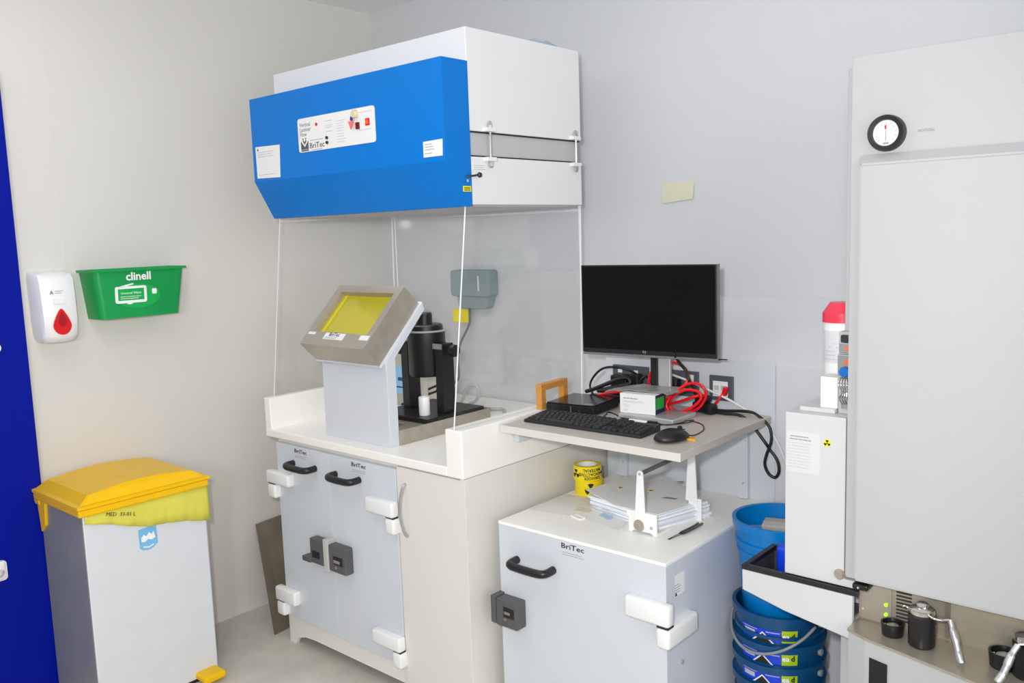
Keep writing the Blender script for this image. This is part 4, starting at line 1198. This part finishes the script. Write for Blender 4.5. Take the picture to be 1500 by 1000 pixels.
for (px, py, w, d, rz, m_, nm, l_) in ((1.665, -0.625, 0.05, 0.03, 0.2, tan_m, 'sachet', 'tan paper sachet inside the clear bag'),
                                   (1.69, -0.685, 0.05, 0.022, -0.3, label_m, 'paper_slip', 'folded white slip at the front of the clear bag'),
                                   (1.76, -0.63, 0.05, 0.02, -0.35, sticker_blue, 'sachet', 'pale blue sachet inside the clear bag')):
    s_ = thing(nm, l_, 'sachet' if nm == 'sachet' else 'paper', (px, py, AZ), rz)
    obj('pouch', prism([(-w / 2, -d / 2), (w / 2, -d / 2), (w / 2, d / 2), (-w / 2, d / 2)], 'z', 0.0, 0.0045, 0.001), m_, s_, world=False)
    obj('fold', prism([(-w / 2, d / 2 - 0.006), (w / 2, d / 2 - 0.006), (w / 2, d / 2), (-w / 2, d / 2)], 'z', 0.0045, 0.0062), m_, s_, world=False)

# stack of sleeved papers: each sleeve is one sheet of the pile
ps = thing('paper_stack', 'stack of printed sheets in plastic sleeves on the low cabinet', 'papers', (1.85, -0.46, AZ), 0)
pq = [(0, 0, 0.0, sleeve_m), (0.006, 0.004, 0.01, paper_m), (-0.005, 0.006, -0.012, sleeve_m), (0.003, -0.004, 0.006, sleeve_m), (0.0, 0.002, -0.005, paper_m), (-0.006, 0.0, 0.012, sleeve_m)]
base_poly = [(1.662, -0.652), (1.968, -0.652), (2.030, -0.425), (1.73, -0.255), (1.64, -0.335)]
base_poly = [(1.675, -0.600), (1.962, -0.655), (2.018, -0.440), (1.740, -0.262)]
for k, (dx, dy, rot, m_) in enumerate(pq):
    c_ = Vector((1.85, -0.48))
    pts = []
    for p in base_poly:
        q = Vector(p) - c_
        q = Vector((q.x * math.cos(rot) - q.y * math.sin(rot), q.x * math.sin(rot) + q.y * math.cos(rot))) + c_ + Vector((dx, dy))
        pts.append((q.x, q.y))
    z0 = AZ + 0.0008 + 0.0082 * k
    obj('sleeve', prism(pts, 'z', z0, z0 + 0.0066), m_, ps)
topz = AZ + 0.0008 + 0.0082 * 5 + 0.0066
sheet = obj('top_sheet', prism([(1.630, -0.560), (1.80, -0.640), (1.955, -0.64), (2.005, -0.45), (1.74, -0.265), (1.66, -0.345)], 'z', topz, topz + 0.0012), paper_m, ps)
tz = topz + 0.0012
obj('small_print', line_rows(bmesh.new(), 1.70, 1.80, [-0.53 + 0.008 * k for k in range(7)], 'z', tz, 0.002), ink_light, sheet)
obj('small_print', line_rows(bmesh.new(), 1.74, 1.80, [-0.40 + 0.008 * k for k in range(10)], 'z', tz, 0.002), ink_light, sheet)
for px, py in ((1.712, -0.478), (1.812, -0.448)):
    y_ = obj('hazard_sticker', bx(px - 0.008, px + 0.008, py - 0.008, py + 0.008, tz, tz + 0.0006), yellow_tag, sheet)
    b_ = trefoil_bm(0.0065, 0.0004); b_.transform(Matrix.Translation((px, py, tz + 0.0008))); obj('trefoil', b_, ink, y_)
for px, py, w in ((1.900, -0.49, 0.045), (1.835, -0.315, 0.022)):
    obj('printed_mark', prism([(px - w / 2, py - 0.006), (px + w / 2, py + 0.004), (px + w / 2 + 0.004, py + 0.02), (px - w / 2 + 0.01, py + 0.012)], 'z', tz, tz + 0.0005), M('grey_printed_patch', (140, 140, 142), 0.6), sheet)

# white stand with tapered uprights
wsd = thing('clamp_stand', 'white metal clamp stand with tapered upright and round bolt head on low cabinet', 'stand', (1.93, -0.69, AZ))
YB = -0.6965
fp = obj('front_plate', prism([(1.882, 0.7735), (1.986, 0.7735), (1.986, 0.7075), (1.973, 0.7075), (1.968, 0.714), (1.905, 0.714), (1.900, 0.7075), (1.889, 0.7075), (1.889, 0.752), (1.882, 0.752)], 'y', YB, YB + 0.006, 0.0008), white_m, wsd)
t = bmesh.new()
pts = [(1.912, 0.73), (1.951, 0.73), (1.944, 0.888)] + [(1.9335 + 0.0105 * math.cos(a * PI / 8), 0.890 + 0.0105 * math.sin(a * PI / 8)) for a in range(9)] + [(1.923, 0.888)]
obj('upright', prism(pts, 'y', YB - 0.005, YB - 0.0002, 0.0008), white_m, wsd)
obj('pivot_pin', disc(1.9335, YB - 0.0065, 0.890, 0.0045, 0.003, seg=14), silver_m, wsd)
bh = obj('bolt_head', lathe([(0.0, -0.004), (0.005, -0.004), (0.006, -0.003), (0.017, -0.003), (0.018, 0.0)], (0, 0, 0), 24), M('warm_nickel', (182, 172, 156), 0.35, metal=0.6), wsd, world=False)
bh.data.transform(Matrix.Translation(WM[wsd].inverted() @ Vector((1.928, YB - 0.005, 0.733))) @ Matrix.Rotation(-PI / 2, 4, 'X'))
obj('side_screw', disc(1.968, YB - 0.002, 0.731, 0.005, 0.002, seg=12), silver_m, wsd)
obj('base_bar', bx(1.975, 1.986, YB + 0.006, -0.46, 0.7062, 0.716), white_m, wsd)
t = prism([(1.968, 0.766), (2.008, 0.766), (2.001, 0.926), (1.990, 0.938), (1.979, 0.926)], 'y', -0.500, -0.495, 0.0008)
obj('upright', t, white_m, wsd)
obj('rear_plate', bx(1.976, 2.02, -0.494, -0.489, 0.7062, 0.775), white_m, wsd)
obj('top_rod', tube([(1.9335, YB - 0.002, 0.890), (1.990, -0.499, 0.926)], 0.0065, 10, 0), lock_m, wsd)

tw = thing('tweezers', 'steel tweezers lying at the front right of the low cabinet top', 'tweezers', (2.03, -0.6, AZ))
obj('arm', tube([(2.022, -0.694, AZ + 0.003), (2.028, -0.63, AZ + 0.006), (2.030, -0.57, AZ + 0.006), (2.022, -0.514, AZ + 0.003)], 0.0028, 6, 5, [0.0012, 0.004, 0.004, 0.0015]), tweezer_m, tw)
obj('arm', tube([(2.025, -0.694, AZ + 0.003), (2.037, -0.63, AZ + 0.006), (2.040, -0.57, AZ + 0.006), (2.035, -0.512, AZ + 0.003)], 0.0028, 6, 5, [0.0012, 0.004, 0.004, 0.0015]), tweezer_m, tw)

# ------------------------------------------------------------------ stack of buckets
BX, BY = 2.252, -0.452
def bucket(label, z0, hgt, r0, r1, mat, group, labelled, handle):
    b_ = thing('bucket', label, 'bucket', (BX, BY, z0), 0, group)
    prof = [(0.0, z0), (r0, z0), (r0 + 0.003, z0 + 0.004)]
    for f, bump_ in ((0.55, 0), (0.66, 0), (0.665, 0.004), (0.70, 0.004), (0.705, 0), (0.76, 0), (0.765, 0.006), (0.80, 0.006), (0.805, 0), (0.925, 0), (0.93, 0.009), (1.0, 0.009)):
        prof.append((r0 + (r1 - r0) * f + bump_, z0 + hgt * f))
    prof += [(r1 - 0.002, z0 + hgt), (r1 - 0.003, z0 + hgt * 0.95), (r0 - 0.001, z0 + 0.006), (0.0, z0 + 0.006)]
    obj('shell', lathe(prof, (BX, BY, 0), 48), mat, b_, smooth=35)
    if labelled:
        lab = bmesh.new()
        def band(a0, a1, za, zb, m_i, off=0.0012, n_=10):
            for k in range(n_):
                aa = a0 + (a1 - a0) * k / n_; ab_ = a0 + (a1 - a0) * (k + 1) / n_
                q = []
                for (a, zz) in ((aa, za), (ab_, za), (ab_, zb), (aa, zb)):
                    rr = r0 + (r1 - r0) * (zz - z0) / hgt + off
                    q.append(lab.verts.new((BX + rr * math.cos(a), BY + rr * math.sin(a), zz)))
                f_ = lab.faces.new(q); f_.material_index = m_i
        zc = z0 + hgt - (0.055 if handle else 0.036)
        base = math.radians(-66)
        band(base - 0.95, base + 0.05, zc - 0.021, zc + 0.014, 0)
        l1 = obj('blue_label', lab, label_blue, b_)
        lab = bmesh.new(); band(base + 0.06, base + 0.42, zc - 0.021, zc + 0.016, 0); obj('lime_label', lab, label_lime, b_)
        for a0, a1, za, zb in ((-0.86, -0.56, -0.010, 0.004), (-0.9, -0.5, 0.008, 0.010), (-0.3, 0.02, 0.006, 0.0085)):
            lab = bmesh.new(); band(base + a0, base + a1, zc + za, zc + zb, 0, 0.0018); obj('label_print', lab, ink_light, l1)
        lab = bmesh.new()
        for (w_, zz0, zz1, m_i, of) in ((0.26, -0.024, 0.008, 0, 0.0018), (0.21, -0.024, 0.003, 1, 0.0024)):
            q = []
            for a, zz in ((base - 0.36 - w_, zc + zz0), (base - 0.36 + w_, zc + zz0), (base - 0.36, zc + zz1)):
                rr = r0 + (r1 - r0) * (zz - z0) / hgt + of + 0.003
                q.append(lab.verts.new((BX + rr * math.cos(a), BY + rr * math.sin(a), zz)))
            lab.faces.new(q).material_index = m_i
        obj('chevron_emblem', lab, [ink_white, ink], l1)
        for (wd, off_, m_) in (('ea', 0.15, ink_white), ('d', 0.31, ink)):
            tb = text_bm(wd, 0.022, bold=0.0006)
            tb.transform(Matrix.Translation((0, zc, 0)))
            obj('lettering', bend(tb, BX, BY, r0 + (r1 - r0) * 0.85 + 0.003, base + off_), m_, b_)
    if handle:
        pts = []
        for k in range(13):
            a = math.radians(188 + 164 * k / 12) - math.radians(12)
            rr = r1 + 0.012
            pts.append((BX + rr * math.cos(a), BY + rr * math.sin(a), z0 + hgt * 0.90 - 0.085 * math.sin(PI * k / 12)))
        obj('bail_handle', tube(pts, 0.0045, 8, 3), handle_grey, b_, smooth=True)
    for a in (176, -4):
        rr = r1 + 0.004
        obj('handle_lug', lathe([(0.0, -0.006), (0.010, -0.005), (0.010, 0.005), (0.0, 0.007)], (BX + rr * math.cos(math.radians(a)), BY + rr * math.sin(math.radians(a)), z0 + hgt * 0.88), 12, 'x'), handle_grey if mat is bucket_dark else mat, b_)
    return b_
BG = 'nested blue buckets'
for k, (nm, zb) in enumerate((('lowest of the nested dark buckets', 0.0), ('second dark bucket from the floor', 0.062), ('third dark bucket from the floor', 0.125), ('uppermost of the dark buckets with hanging handle', 0.210))):
    bucket('teal blue bucket with blue and lime label, ' + nm, zb, 0.290, 0.108, 0.126, bucket_dark, BG, True, k == 3)
bucket('light blue bucket with a ribbed rim on top of the dark bucket stack', 0.462, 0.292, 0.100, 0.126, bucket_light, BG, False, False)
# contents seen at the rim
cbx = thing('grey_carton', 'grey carton standing in the light blue bucket', 'box', (BX, BY, 0.64), 0.3)
obj('body', lb(-0.045, 0.065, -0.045, 0.035, -0.165, 0.098, 0.002), M('grey_card', (168, 164, 158), 0.6), cbx, world=False)
obj('flap', lb(-0.044, 0.064, -0.0445, -0.005, 0.098, 0.100), M('light_grey_card', (190, 186, 180), 0.6), cbx, world=False)
psl = thing('plastic_sleeve', 'pale blue plastic sleeve propped inside the light blue bucket', 'sleeve', (BX - 0.05, BY - 0.02, 0.62), 0.6)
obj('sheet', lb(-0.03, 0.04, -0.0010, 0.0010, -0.16, 0.105), film_material('blue_tinted_sleeve', (90, 150, 220), 0.75, 0.2), psl, world=False)
obj('spine', lb(0.036, 0.042, -0.002, 0.002, -0.16, 0.106), sticker_blue, psl, world=False)

# ------------------------------------------------------------------ hot cell
hc = thing('hot_cell', 'tall white hot cell with a round gauge and large raised door', 'hot cell', (3.0, -0.5, 0))
HX1 = 3.55
obj('body', bx(2.530, HX1, -0.712, -0.05, 0.10, 1.955, 0.003), cell_white, hc)
obj('front_frame', prism(rrect(2.5675, HX1, 0.760, 1.966, 0.006), 'y', -0.790, -0.713, 0.002), cell_white, hc)
t = bmesh.new()
# raised door: bevelled slab
d0 = [(2.588, 0.7585), (HX1 - 0.03, 0.7585), (HX1 - 0.03, 1.752), (2.588, 1.752)]
d1 = [(2.598, 0.7685), (HX1 - 0.04, 0.7685), (HX1 - 0.04, 1.727), (2.598, 1.727)]
v0 = [t.verts.new((p[0], -0.7905, p[1])) for p in d0]; v1 = [t.verts.new((p[0], -0.818, p[1])) for p in d1]
t.faces.new(v1); t.faces.new(v0[::-1])
for i in range(4): t.faces.new((v0[i], v0[(i + 1) % 4], v1[(i + 1) % 4], v1[i]))
bmesh.ops.bevel(t, geom=t.edges[:], offset=0.004, segments=2, affect='EDGES')
obj('cell_door', t, cell_white, hc)
dbp = obj('door_bumper', bx(2.592, 2.628, -0.812, -0.765, 0.744, 0.7580, 0.004), black_m, hc)
obj('bumper_screw', disc(2.607, -0.814, 0.7508, 0.0028, 0.003, seg=10), chrome_m, dbp)
gz, gxc = 1.792, 2.648
ga = obj('gauge', lathe([(0.0, 0.004), (0.0272, 0.004), (0.0285, -0.005), (0.0375, -0.006), (0.039, 0.0), (0.039, 0.016), (0.0, 0.016)], (0, 0, 0), 36), black_m, hc, world=False, smooth=35)
ga.data.transform(Matrix.Translation(WM[hc].inverted() @ Vector((gxc, -0.806, gz))) @ Matrix.Rotation(-PI / 2, 4, 'X'))
obj('gauge_face', disc(gxc, -0.8045, gz, 0.0275, 0.004, seg=32), dial_face, ga)
t = bmesh.new()
for k in range(11):
    a = math.radians(45 + 270 / 11 * k - 0) ; a = math.radians(225 - 27 * k)
    p0 = Vector((gxc + 0.018 * math.cos(a), gz + 0.018 * math.sin(a))); p1_ = Vector((gxc + 0.023 * math.cos(a), gz + 0.023 * math.sin(a)))
    nrm2 = Vector((-math.sin(a), math.cos(a))) * 0.0004
    add_prism(t, [tuple(p0 - nrm2), tuple(p1_ - nrm2), tuple(p1_ + nrm2), tuple(p0 + nrm2)], 'y', -0.8052, -0.8044)
add_box(t, gxc - 0.006, gxc + 0.006, -0.8052, -0.8044, gz - 0.024, gz - 0.020)
obj('gauge_scale', t, ink_grey, ga)
obj('gauge_needle', prism([(gxc - 0.001, gz - 0.016), (gxc + 0.001, gz - 0.016), (gxc + 0.0002, gz + 0.014), (gxc - 0.0004, gz + 0.014)], 'y', -0.8058, -0.8050), ink_grey, ga)
obj('gauge_mark', prism([(gxc - 0.0025, gz + 0.008), (gxc + 0.0015, gz + 0.009), (gxc + 0.0005, gz + 0.017), (gxc - 0.003, gz + 0.016)], 'y', -0.8056, -0.8048), red_m, ga)
obj('face_screw', disc(2.639, -0.792, 1.832, 0.003, 0.003, seg=10), silver_m, hc)
letters('HOTCELL', 0.008, (2.727, -0.7912, 1.791), '-y', ink_grey, hc, width=0.034)
# recess behind the door and the stainless ledge
obj('recess_panel', bx(2.592, HX1, -0.762, -0.7125, 0.655, 0.758), steel_shelf, hc)
rpn = obj('control_plate', bx(2.593, 2.668, -0.7645, -0.7625, 0.660, 0.757, 0.0005), steel_m, hc)
for z_ in (0.705, 0.681):
    obj('indicator_lamp', disc(2.656, -0.7685, z_, 0.0042, 0.005, seg=14), green_lamp, rpn, label='lit green indicator')
for (x_, z_) in ((2.602, 0.681), (2.60, 0.745)):
    obj('screw', disc(x_, -0.766, z_, 0.0028, 0.002, seg=10), chrome_m, rpn)
t = bmesh.new()
for k in range(9):
    add_box(t, 2.678, 2.712, -0.7636, -0.7622, 0.672 + 0.0085 * k, 0.6755 + 0.0085 * k)
obj('vent_slots', t, gap_m, hc)
obj('side_channel', bx(2.785, 2.795, -0.766, -0.7622, 0.66, 0.757), steel_dark, hc)
obj('screw', disc(2.787, -0.768, 0.704, 0.003, 0.003, seg=10), chrome_m, hc)
obj('screw', disc(2.90, -0.764, 0.676, 0.003, 0.003, seg=10), chrome_m, hc)
LZ = 0.656
led_poly = [(2.592, -0.7125), (2.592, -0.838), (2.640, -0.862), (2.755, -0.891), (2.893, -0.926), (3.05, -0.962), (HX1, -0.962), (HX1, -0.7125)]
obj('ledge', prism(led_poly, 'z', LZ - 0.006, LZ, 0.0008), steel_shelf, hc)
ap = [(p[0] + (0.0 if i not in (1,) else 0.0), p[1]) for i, p in enumerate(led_poly)]
lowp = [(2.594, -0.70), (2.594, -0.835), (2.641, -0.858), (2.755, -0.887), (2.893, -0.922), (3.05, -0.957), (HX1, -0.957), (HX1, -0.70)]
obj('lower_front', prism(lowp, 'z', 0.0, LZ - 0.0065), cell_white, hc)
t = bmesh.new()
pA, pB = Vector((2.641, -0.8586)), Vector((2.755, -0.8876))
dv = (pB - pA).normalized(); nv_ = Vector((dv.y, -dv.x))
p0 = pA + dv * 0.012; p1_ = pA + dv * 0.056
vsl = [t.verts.new((p.x + nv_.x * o, p.y + nv_.y * o, z)) for o in (0.0, 0.0022) for p, z in ((p0, 0.54), (p1_, 0.54), (p1_, 0.612), (p0, 0.612))]
t.faces.new(vsl[4:]); t.faces.new(vsl[:4][::-1])
for i in range(4): t.faces.new((vsl[i], vsl[(i + 1) % 4], vsl[4 + (i + 1) % 4], vsl[4 + i]))
obj('dark_slot', t, black_gloss, hc)

# pots standing on the ledge
def pot_lid(label, cx, cy, r, hgt):
    p_ = thing('pot_lid', label, 'lid', (cx, cy, LZ), 0, 'black pot lids on the ledge')
    obj('ring', lathe([(0.0, LZ), (r * 0.86, LZ), (r * 0.9, LZ + 0.002), (r, LZ + hgt), (r * 0.86, LZ + hgt), (r * 0.8, LZ + hgt * 0.55), (0.0, LZ + hgt * 0.5)], (cx, cy, 0), 32), black_satin, p_, smooth=35)
    obj('plug', lathe([(r * 0.55, LZ + hgt * 0.5), (r * 0.55, LZ + hgt * 0.72), (r * 0.5, LZ + hgt * 0.78), (0.0, LZ + hgt * 0.8)], (cx, cy, 0), 24), satin_alu, p_, smooth=35)
    obj('bolt', lathe([(0.003, LZ + hgt * 0.55), (0.003, LZ + hgt * 0.8), (0.0, LZ + hgt * 0.82)], (cx - r * 0.66, cy - r * 0.1, 0), 10), chrome_m, p_)
    return p_
pot_lid('black round pot lid with steel plug beside the tall pot on the ledge', 2.685, -0.808, 0.0255, 0.030)
pot_lid('black round pot lid with steel plug at the right end of the ledge', 2.915, -0.818, 0.030, 0.034)
tp = thing('shielded_pot', 'tall black shielded pot with glass top and aluminium lever on the ledge', 'pot', (2.752, -0.822, LZ))
PX, PY = 2.752, -0.822
obj('body', lathe([(0.025, LZ), (0.028, LZ + 0.004), (0.0295, LZ + 0.072), (0.027, LZ + 0.075), (0.0, LZ + 0.075)], (PX, PY, 0), 32), black_satin, tp, smooth=35)
obj('collar', lathe([(0.0255, LZ + 0.075), (0.0265, LZ + 0.078), (0.0255, LZ + 0.087), (0.021, LZ + 0.090), (0.0, LZ + 0.090)], (PX, PY, 0), 32), chrome_m, tp, smooth=35)
obj('cap', lathe([(0.013, LZ + 0.090), (0.013, LZ + 0.098), (0.010, LZ + 0.100), (0.0, LZ + 0.100)], (PX, PY, 0), 24), chrome_m, tp, smooth=35)
lv = obj('lever_arm', tube([(PX + 0.018, PY - 0.016, LZ + 0.080), (PX + 0.03, PY - 0.02, LZ + 0.078), (PX + 0.044, PY - 0.014, LZ + 0.076), (PX + 0.058, PY - 0.008, LZ + 0.079)], 0.003, 8), chrome_m, tp, smooth=True)
obj('lever_grip', tube([(2.812, -0.833, LZ + 0.080), (2.820, -0.842, LZ + 0.062), (2.830, -0.853, LZ + 0.042), (2.838, -0.862, LZ + 0.022), (2.846, -0.870, LZ + 0.006)], 0.007, 12, 6, [0.0065, 0.0085, 0.0075, 0.0088, 0.0082]), satin_alu, tp, smooth=40)
obj('catch', tube([(PX - 0.026, PY - 0.006, LZ + 0.08), (PX - 0.034, PY - 0.008, LZ + 0.086), (PX - 0.040, PY - 0.008, LZ + 0.083)], 0.002, 6), chrome_m, tp)
# second pot at the frame edge
tp2 = thing('shielded_pot', 'second black pot with aluminium lever, cut by the right frame edge', 'pot', (2.962, -0.835, LZ))
obj('body', lathe([(0.025, LZ), (0.028, LZ + 0.004), (0.0295, LZ + 0.072), (0.0, LZ + 0.075)], (2.962, -0.835, 0), 32), black_satin, tp2, smooth=35)
obj('collar', lathe([(0.0255, LZ + 0.075), (0.0265, LZ + 0.078), (0.0255, LZ + 0.087), (0.0, LZ + 0.090)], (2.962, -0.835, 0), 32), chrome_m, tp2, smooth=35)
obj('lever_grip', tube([(2.949, -0.868, LZ + 0.078), (2.940, -0.882, LZ + 0.058), (2.935, -0.894, LZ + 0.038), (2.929, -0.902, LZ + 0.02), (2.922, -0.910, LZ + 0.006)], 0.007, 12, 6, [0.0065, 0.0085, 0.0075, 0.0088, 0.0082]), satin_alu, tp2, smooth=40)
obj('lever_arm', tube([(2.96, -0.862, LZ + 0.08), (2.949, -0.868, LZ + 0.079)], 0.003, 8, 0), chrome_m, tp2)

# ------------------------------------------------------------------ side unit and waste drawer left of the hot cell
su = thing('dispensing_unit', 'white box unit with a notice and round catch left of the hot cell', 'cabinet', (2.5, -0.7, 0.735))
obj('body', prism([(2.418, 0.736), (2.600, 0.736), (2.600, 0.7545), (2.5655, 0.7545), (2.5655, 1.147), (2.418, 1.147)], 'y', -0.792, -0.713, 0.002), unit_white, su)
obj('rear_body', bx(2.418, 2.5285, -0.713, -0.55, 0.736, 1.147, 0.002), unit_white, su)
cth = obj('catch', lathe([(0.0, -0.006), (0.0095, -0.005), (0.0125, -0.001), (0.013, 0.004)], (0, 0, 0), 24), M('warm_nickel', (150, 140, 124), 0.35, metal=0.5), su, world=False, smooth=35)
cth.data.transform(Matrix.Translation(WM[su].inverted() @ Vector((2.560 - 0.004, -0.795, 0.765))) @ Matrix.Rotation(-PI / 2, 4, 'X'))
nt2 = obj('notice', bx(2.4215, 2.505, -0.7932, -0.7920, 1.000, 1.102), M('notice_paper', (209, 210, 213), 0.55, var=0.01), su)
obj('small_print', line_rows(bmesh.new(), 2.430, 2.49, [1.088, 1.081], '-y', -0.7932, 0.0025, 0.3), ink_grey, nt2)
obj('small_print', line_rows(bmesh.new(), 2.424, 2.495, [1.072 - 0.0075 * k for k in range(9)], '-y', -0.7932, 0.0016, 0.25), ink_light, nt2)
hz = obj('hazard_sticker', prism([(2.5225 + 0.0092 * math.cos(a * PI / 12), 1.082 + 0.0092 * math.sin(a * PI / 12)) for a in range(24)], 'y', -0.7932, -0.7920), yellow_tag, su)
b_ = trefoil_bm(0.0078, 0.0004); b_.transform(Matrix.Translation((2.5225, -0.7936, 1.082)) @ FACE['-y'] @ Matrix.Rotation(PI, 4, 'Z')); obj('trefoil', b_, ink, hz)
obj('cover_plate', bx(2.440, 2.527, -0.760, -0.56, 1.147, 1.158, 0.002), unit_white, su)

dwr = thing('waste_drawer', 'white fronted drawer with a black rim below the box unit', 'drawer', (2.45, -0.65, 0.62))
obj('front', prism([(2.306, 0.721), (2.590, 0.721), (2.590, 0.610), (2.420, 0.638), (2.307, 0.666)], 'y', -0.80, -0.785, 0.003), unit_white, dwr)
t = bmesh.new()
add_box(t, 2.305, 2.602, -0.802, -0.786, 0.7215, 0.7345, 0.002)
add_box(t, 2.305, 2.319, -0.786, -0.615, 0.7215, 0.7345, 0.002)
add_box(t, 2.319, 2.417, -0.629, -0.615, 0.7215, 0.7345, 0.002)
obj('rim', t, tray_black, dwr)
t = bmesh.new()
add_box(t, 2.310, 2.590, -0.785, -0.618, 0.664, 0.668)
add_box(t, 2.310, 2.315, -0.785, -0.618, 0.668, 0.7215)
add_box(t, 2.315, 2.59, -0.623, -0.618, 0.668, 0.7215)
obj('tub', t, M('dark_grey_tub', (70, 70, 74), 0.4), dwr)
# royal blue packet behind the drawer
pk = thing('blue_packet', 'royal blue packet with white script lying in the black rimmed drawer', 'packet', (2.385, -0.655, 0.668), 0.3)
obj('pouch', lb(-0.045, 0.06, -0.018, 0.018, 0.0, 0.088, 0.012, seg=3), label_blue, pk, world=False, smooth=35)
b_ = text_bm('C', 0.03); b_.transform(Matrix.Translation((-0.01, -0.0186, 0.066)) @ FACE['-y']); obj('lettering', b_, ink_white, pk, world=False)

# sharps tub behind, box and valve set beside the hot cell
sp = thing('sharps_bin', 'white sharps tub with a red lid on the box unit', 'bin', (2.490, -0.62, 1.158))
obj('tub', lathe([(0.0, 1.158), (0.036, 1.158), (0.041, 1.162), (0.045, 1.358), (0.0, 1.358)], (2.490, -0.62, 0), 28), sharps_body, sp, smooth=35)
obj('lid', lathe([(0.0475, 1.355), (0.0475, 1.379), (0.044, 1.383), (0.034, 1.398), (0.030, 1.404), (0.0, 1.404)], (2.490, -0.62, 0), 28), sharps_red, sp, smooth=30)
pl2 = bmesh.new()
for k in range(10):
    a0 = math.radians(-150 + 13 * k); a1 = math.radians(-150 + 13 * (k + 1))
    pl2.faces.new([pl2.verts.new((2.490 + r_ * math.cos(a), -0.62 + r_ * math.sin(a), z)) for a, z, r_ in ((a0, 1.255, 0.0442), (a1, 1.255, 0.0442), (a1, 1.335, 0.0455), (a0, 1.335, 0.0455))])
lb1 = obj('paper_label', pl2, M('grey_white_label', (214, 216, 220), 0.5), sp)
pl2 = bmesh.new()
for j in range(7):
    for k in range(8):
        if random.random() < 0.25: continue
        a0 = math.radians(-140 + 13 * k); a1 = math.radians(-140 + 13 * (k + 0.8))
        z = 1.263 + 0.010 * j
        pl2.faces.new([pl2.verts.new((2.490 + r_ * math.cos(a), -0.62 + r_ * math.sin(a), zz)) for a, zz, r_ in ((a0, z, 0.0450), (a1, z, 0.0450), (a1, z + 0.002, 0.0450), (a0, z + 0.002, 0.0450))])
obj('small_print', pl2, ink_light, lb1)
cb2 = thing('white_carton', 'narrow white carton in front of the sharps tub', 'box', (2.50, -0.72, 1.158))
obj('body', bx(2.486, 2.5275, -0.745, -0.69, 1.158, 1.232, 0.001), label_m, cb2)
obj('flap', bx(2.4862, 2.5273, -0.7448, -0.6902, 1.232, 1.2332), label_m, cb2)
vs_ = thing('valve_set', 'valve set with a blue knob and orange tags beside the hot cell front', 'valve', (2.545, -0.73, 1.147))
obj('surround', bx(2.5295, 2.5655, -0.745, -0.7125, 1.1475, 1.345, 0.001), cell_white, vs_)
obj('dark_head', bx(2.538, 2.5655, -0.758, -0.745, 1.322, 1.338, 0.001), gap_m, vs_)
obj('metal_block', bx(2.534, 2.5655, -0.757, -0.745, 1.296, 1.320, 0.002), satin_alu, vs_)
obj('orange_tag', bx(2.548, 2.5655, -0.7595, -0.757, 1.302, 1.312), M('rust_orange_tag', (216, 110, 76), 0.5), vs_)
obj('metal_block', bx(2.531, 2.5655, -0.757, -0.745, 1.240, 1.292, 0.002), satin_alu, vs_)
obj('orange_tag', bx(2.546, 2.5655, -0.7595, -0.757, 1.268, 1.280), MATS['rust_orange_tag'], vs_)
bkn = obj('blue_knob', lathe([(0.0, -0.016), (0.011, -0.015), (0.0125, -0.010), (0.0125, 0.0)], (0, 0, 0), 16), blue_knob, vs_, world=False, smooth=35)
bkn.data.transform(Matrix.Translation(WM[vs_].inverted() @ Vector((2.551, -0.757, 1.252))) @ Matrix.Rotation(-PI / 2, 4, 'X'))
t = bmesh.new()
for k in range(5):
    add_tube(t, [(2.536 + 0.005 * k, -0.748, 1.235), (2.533 + 0.007 * k, -0.757, 1.218), (2.541 + 0.004 * k, -0.753, 1.203), (2.535 + 0.006 * k, -0.756, 1.186), (2.540 + 0.005 * k, -0.748, 1.172)], 0.0024, 6, 4)
obj('braided_pipes', t, chrome_m, vs_, smooth=True)
obj('drip_plate', bx(2.537, 2.5655, -0.7475, -0.745, 1.160, 1.182), satin_alu, vs_)

bpy.context.view_layer.update()
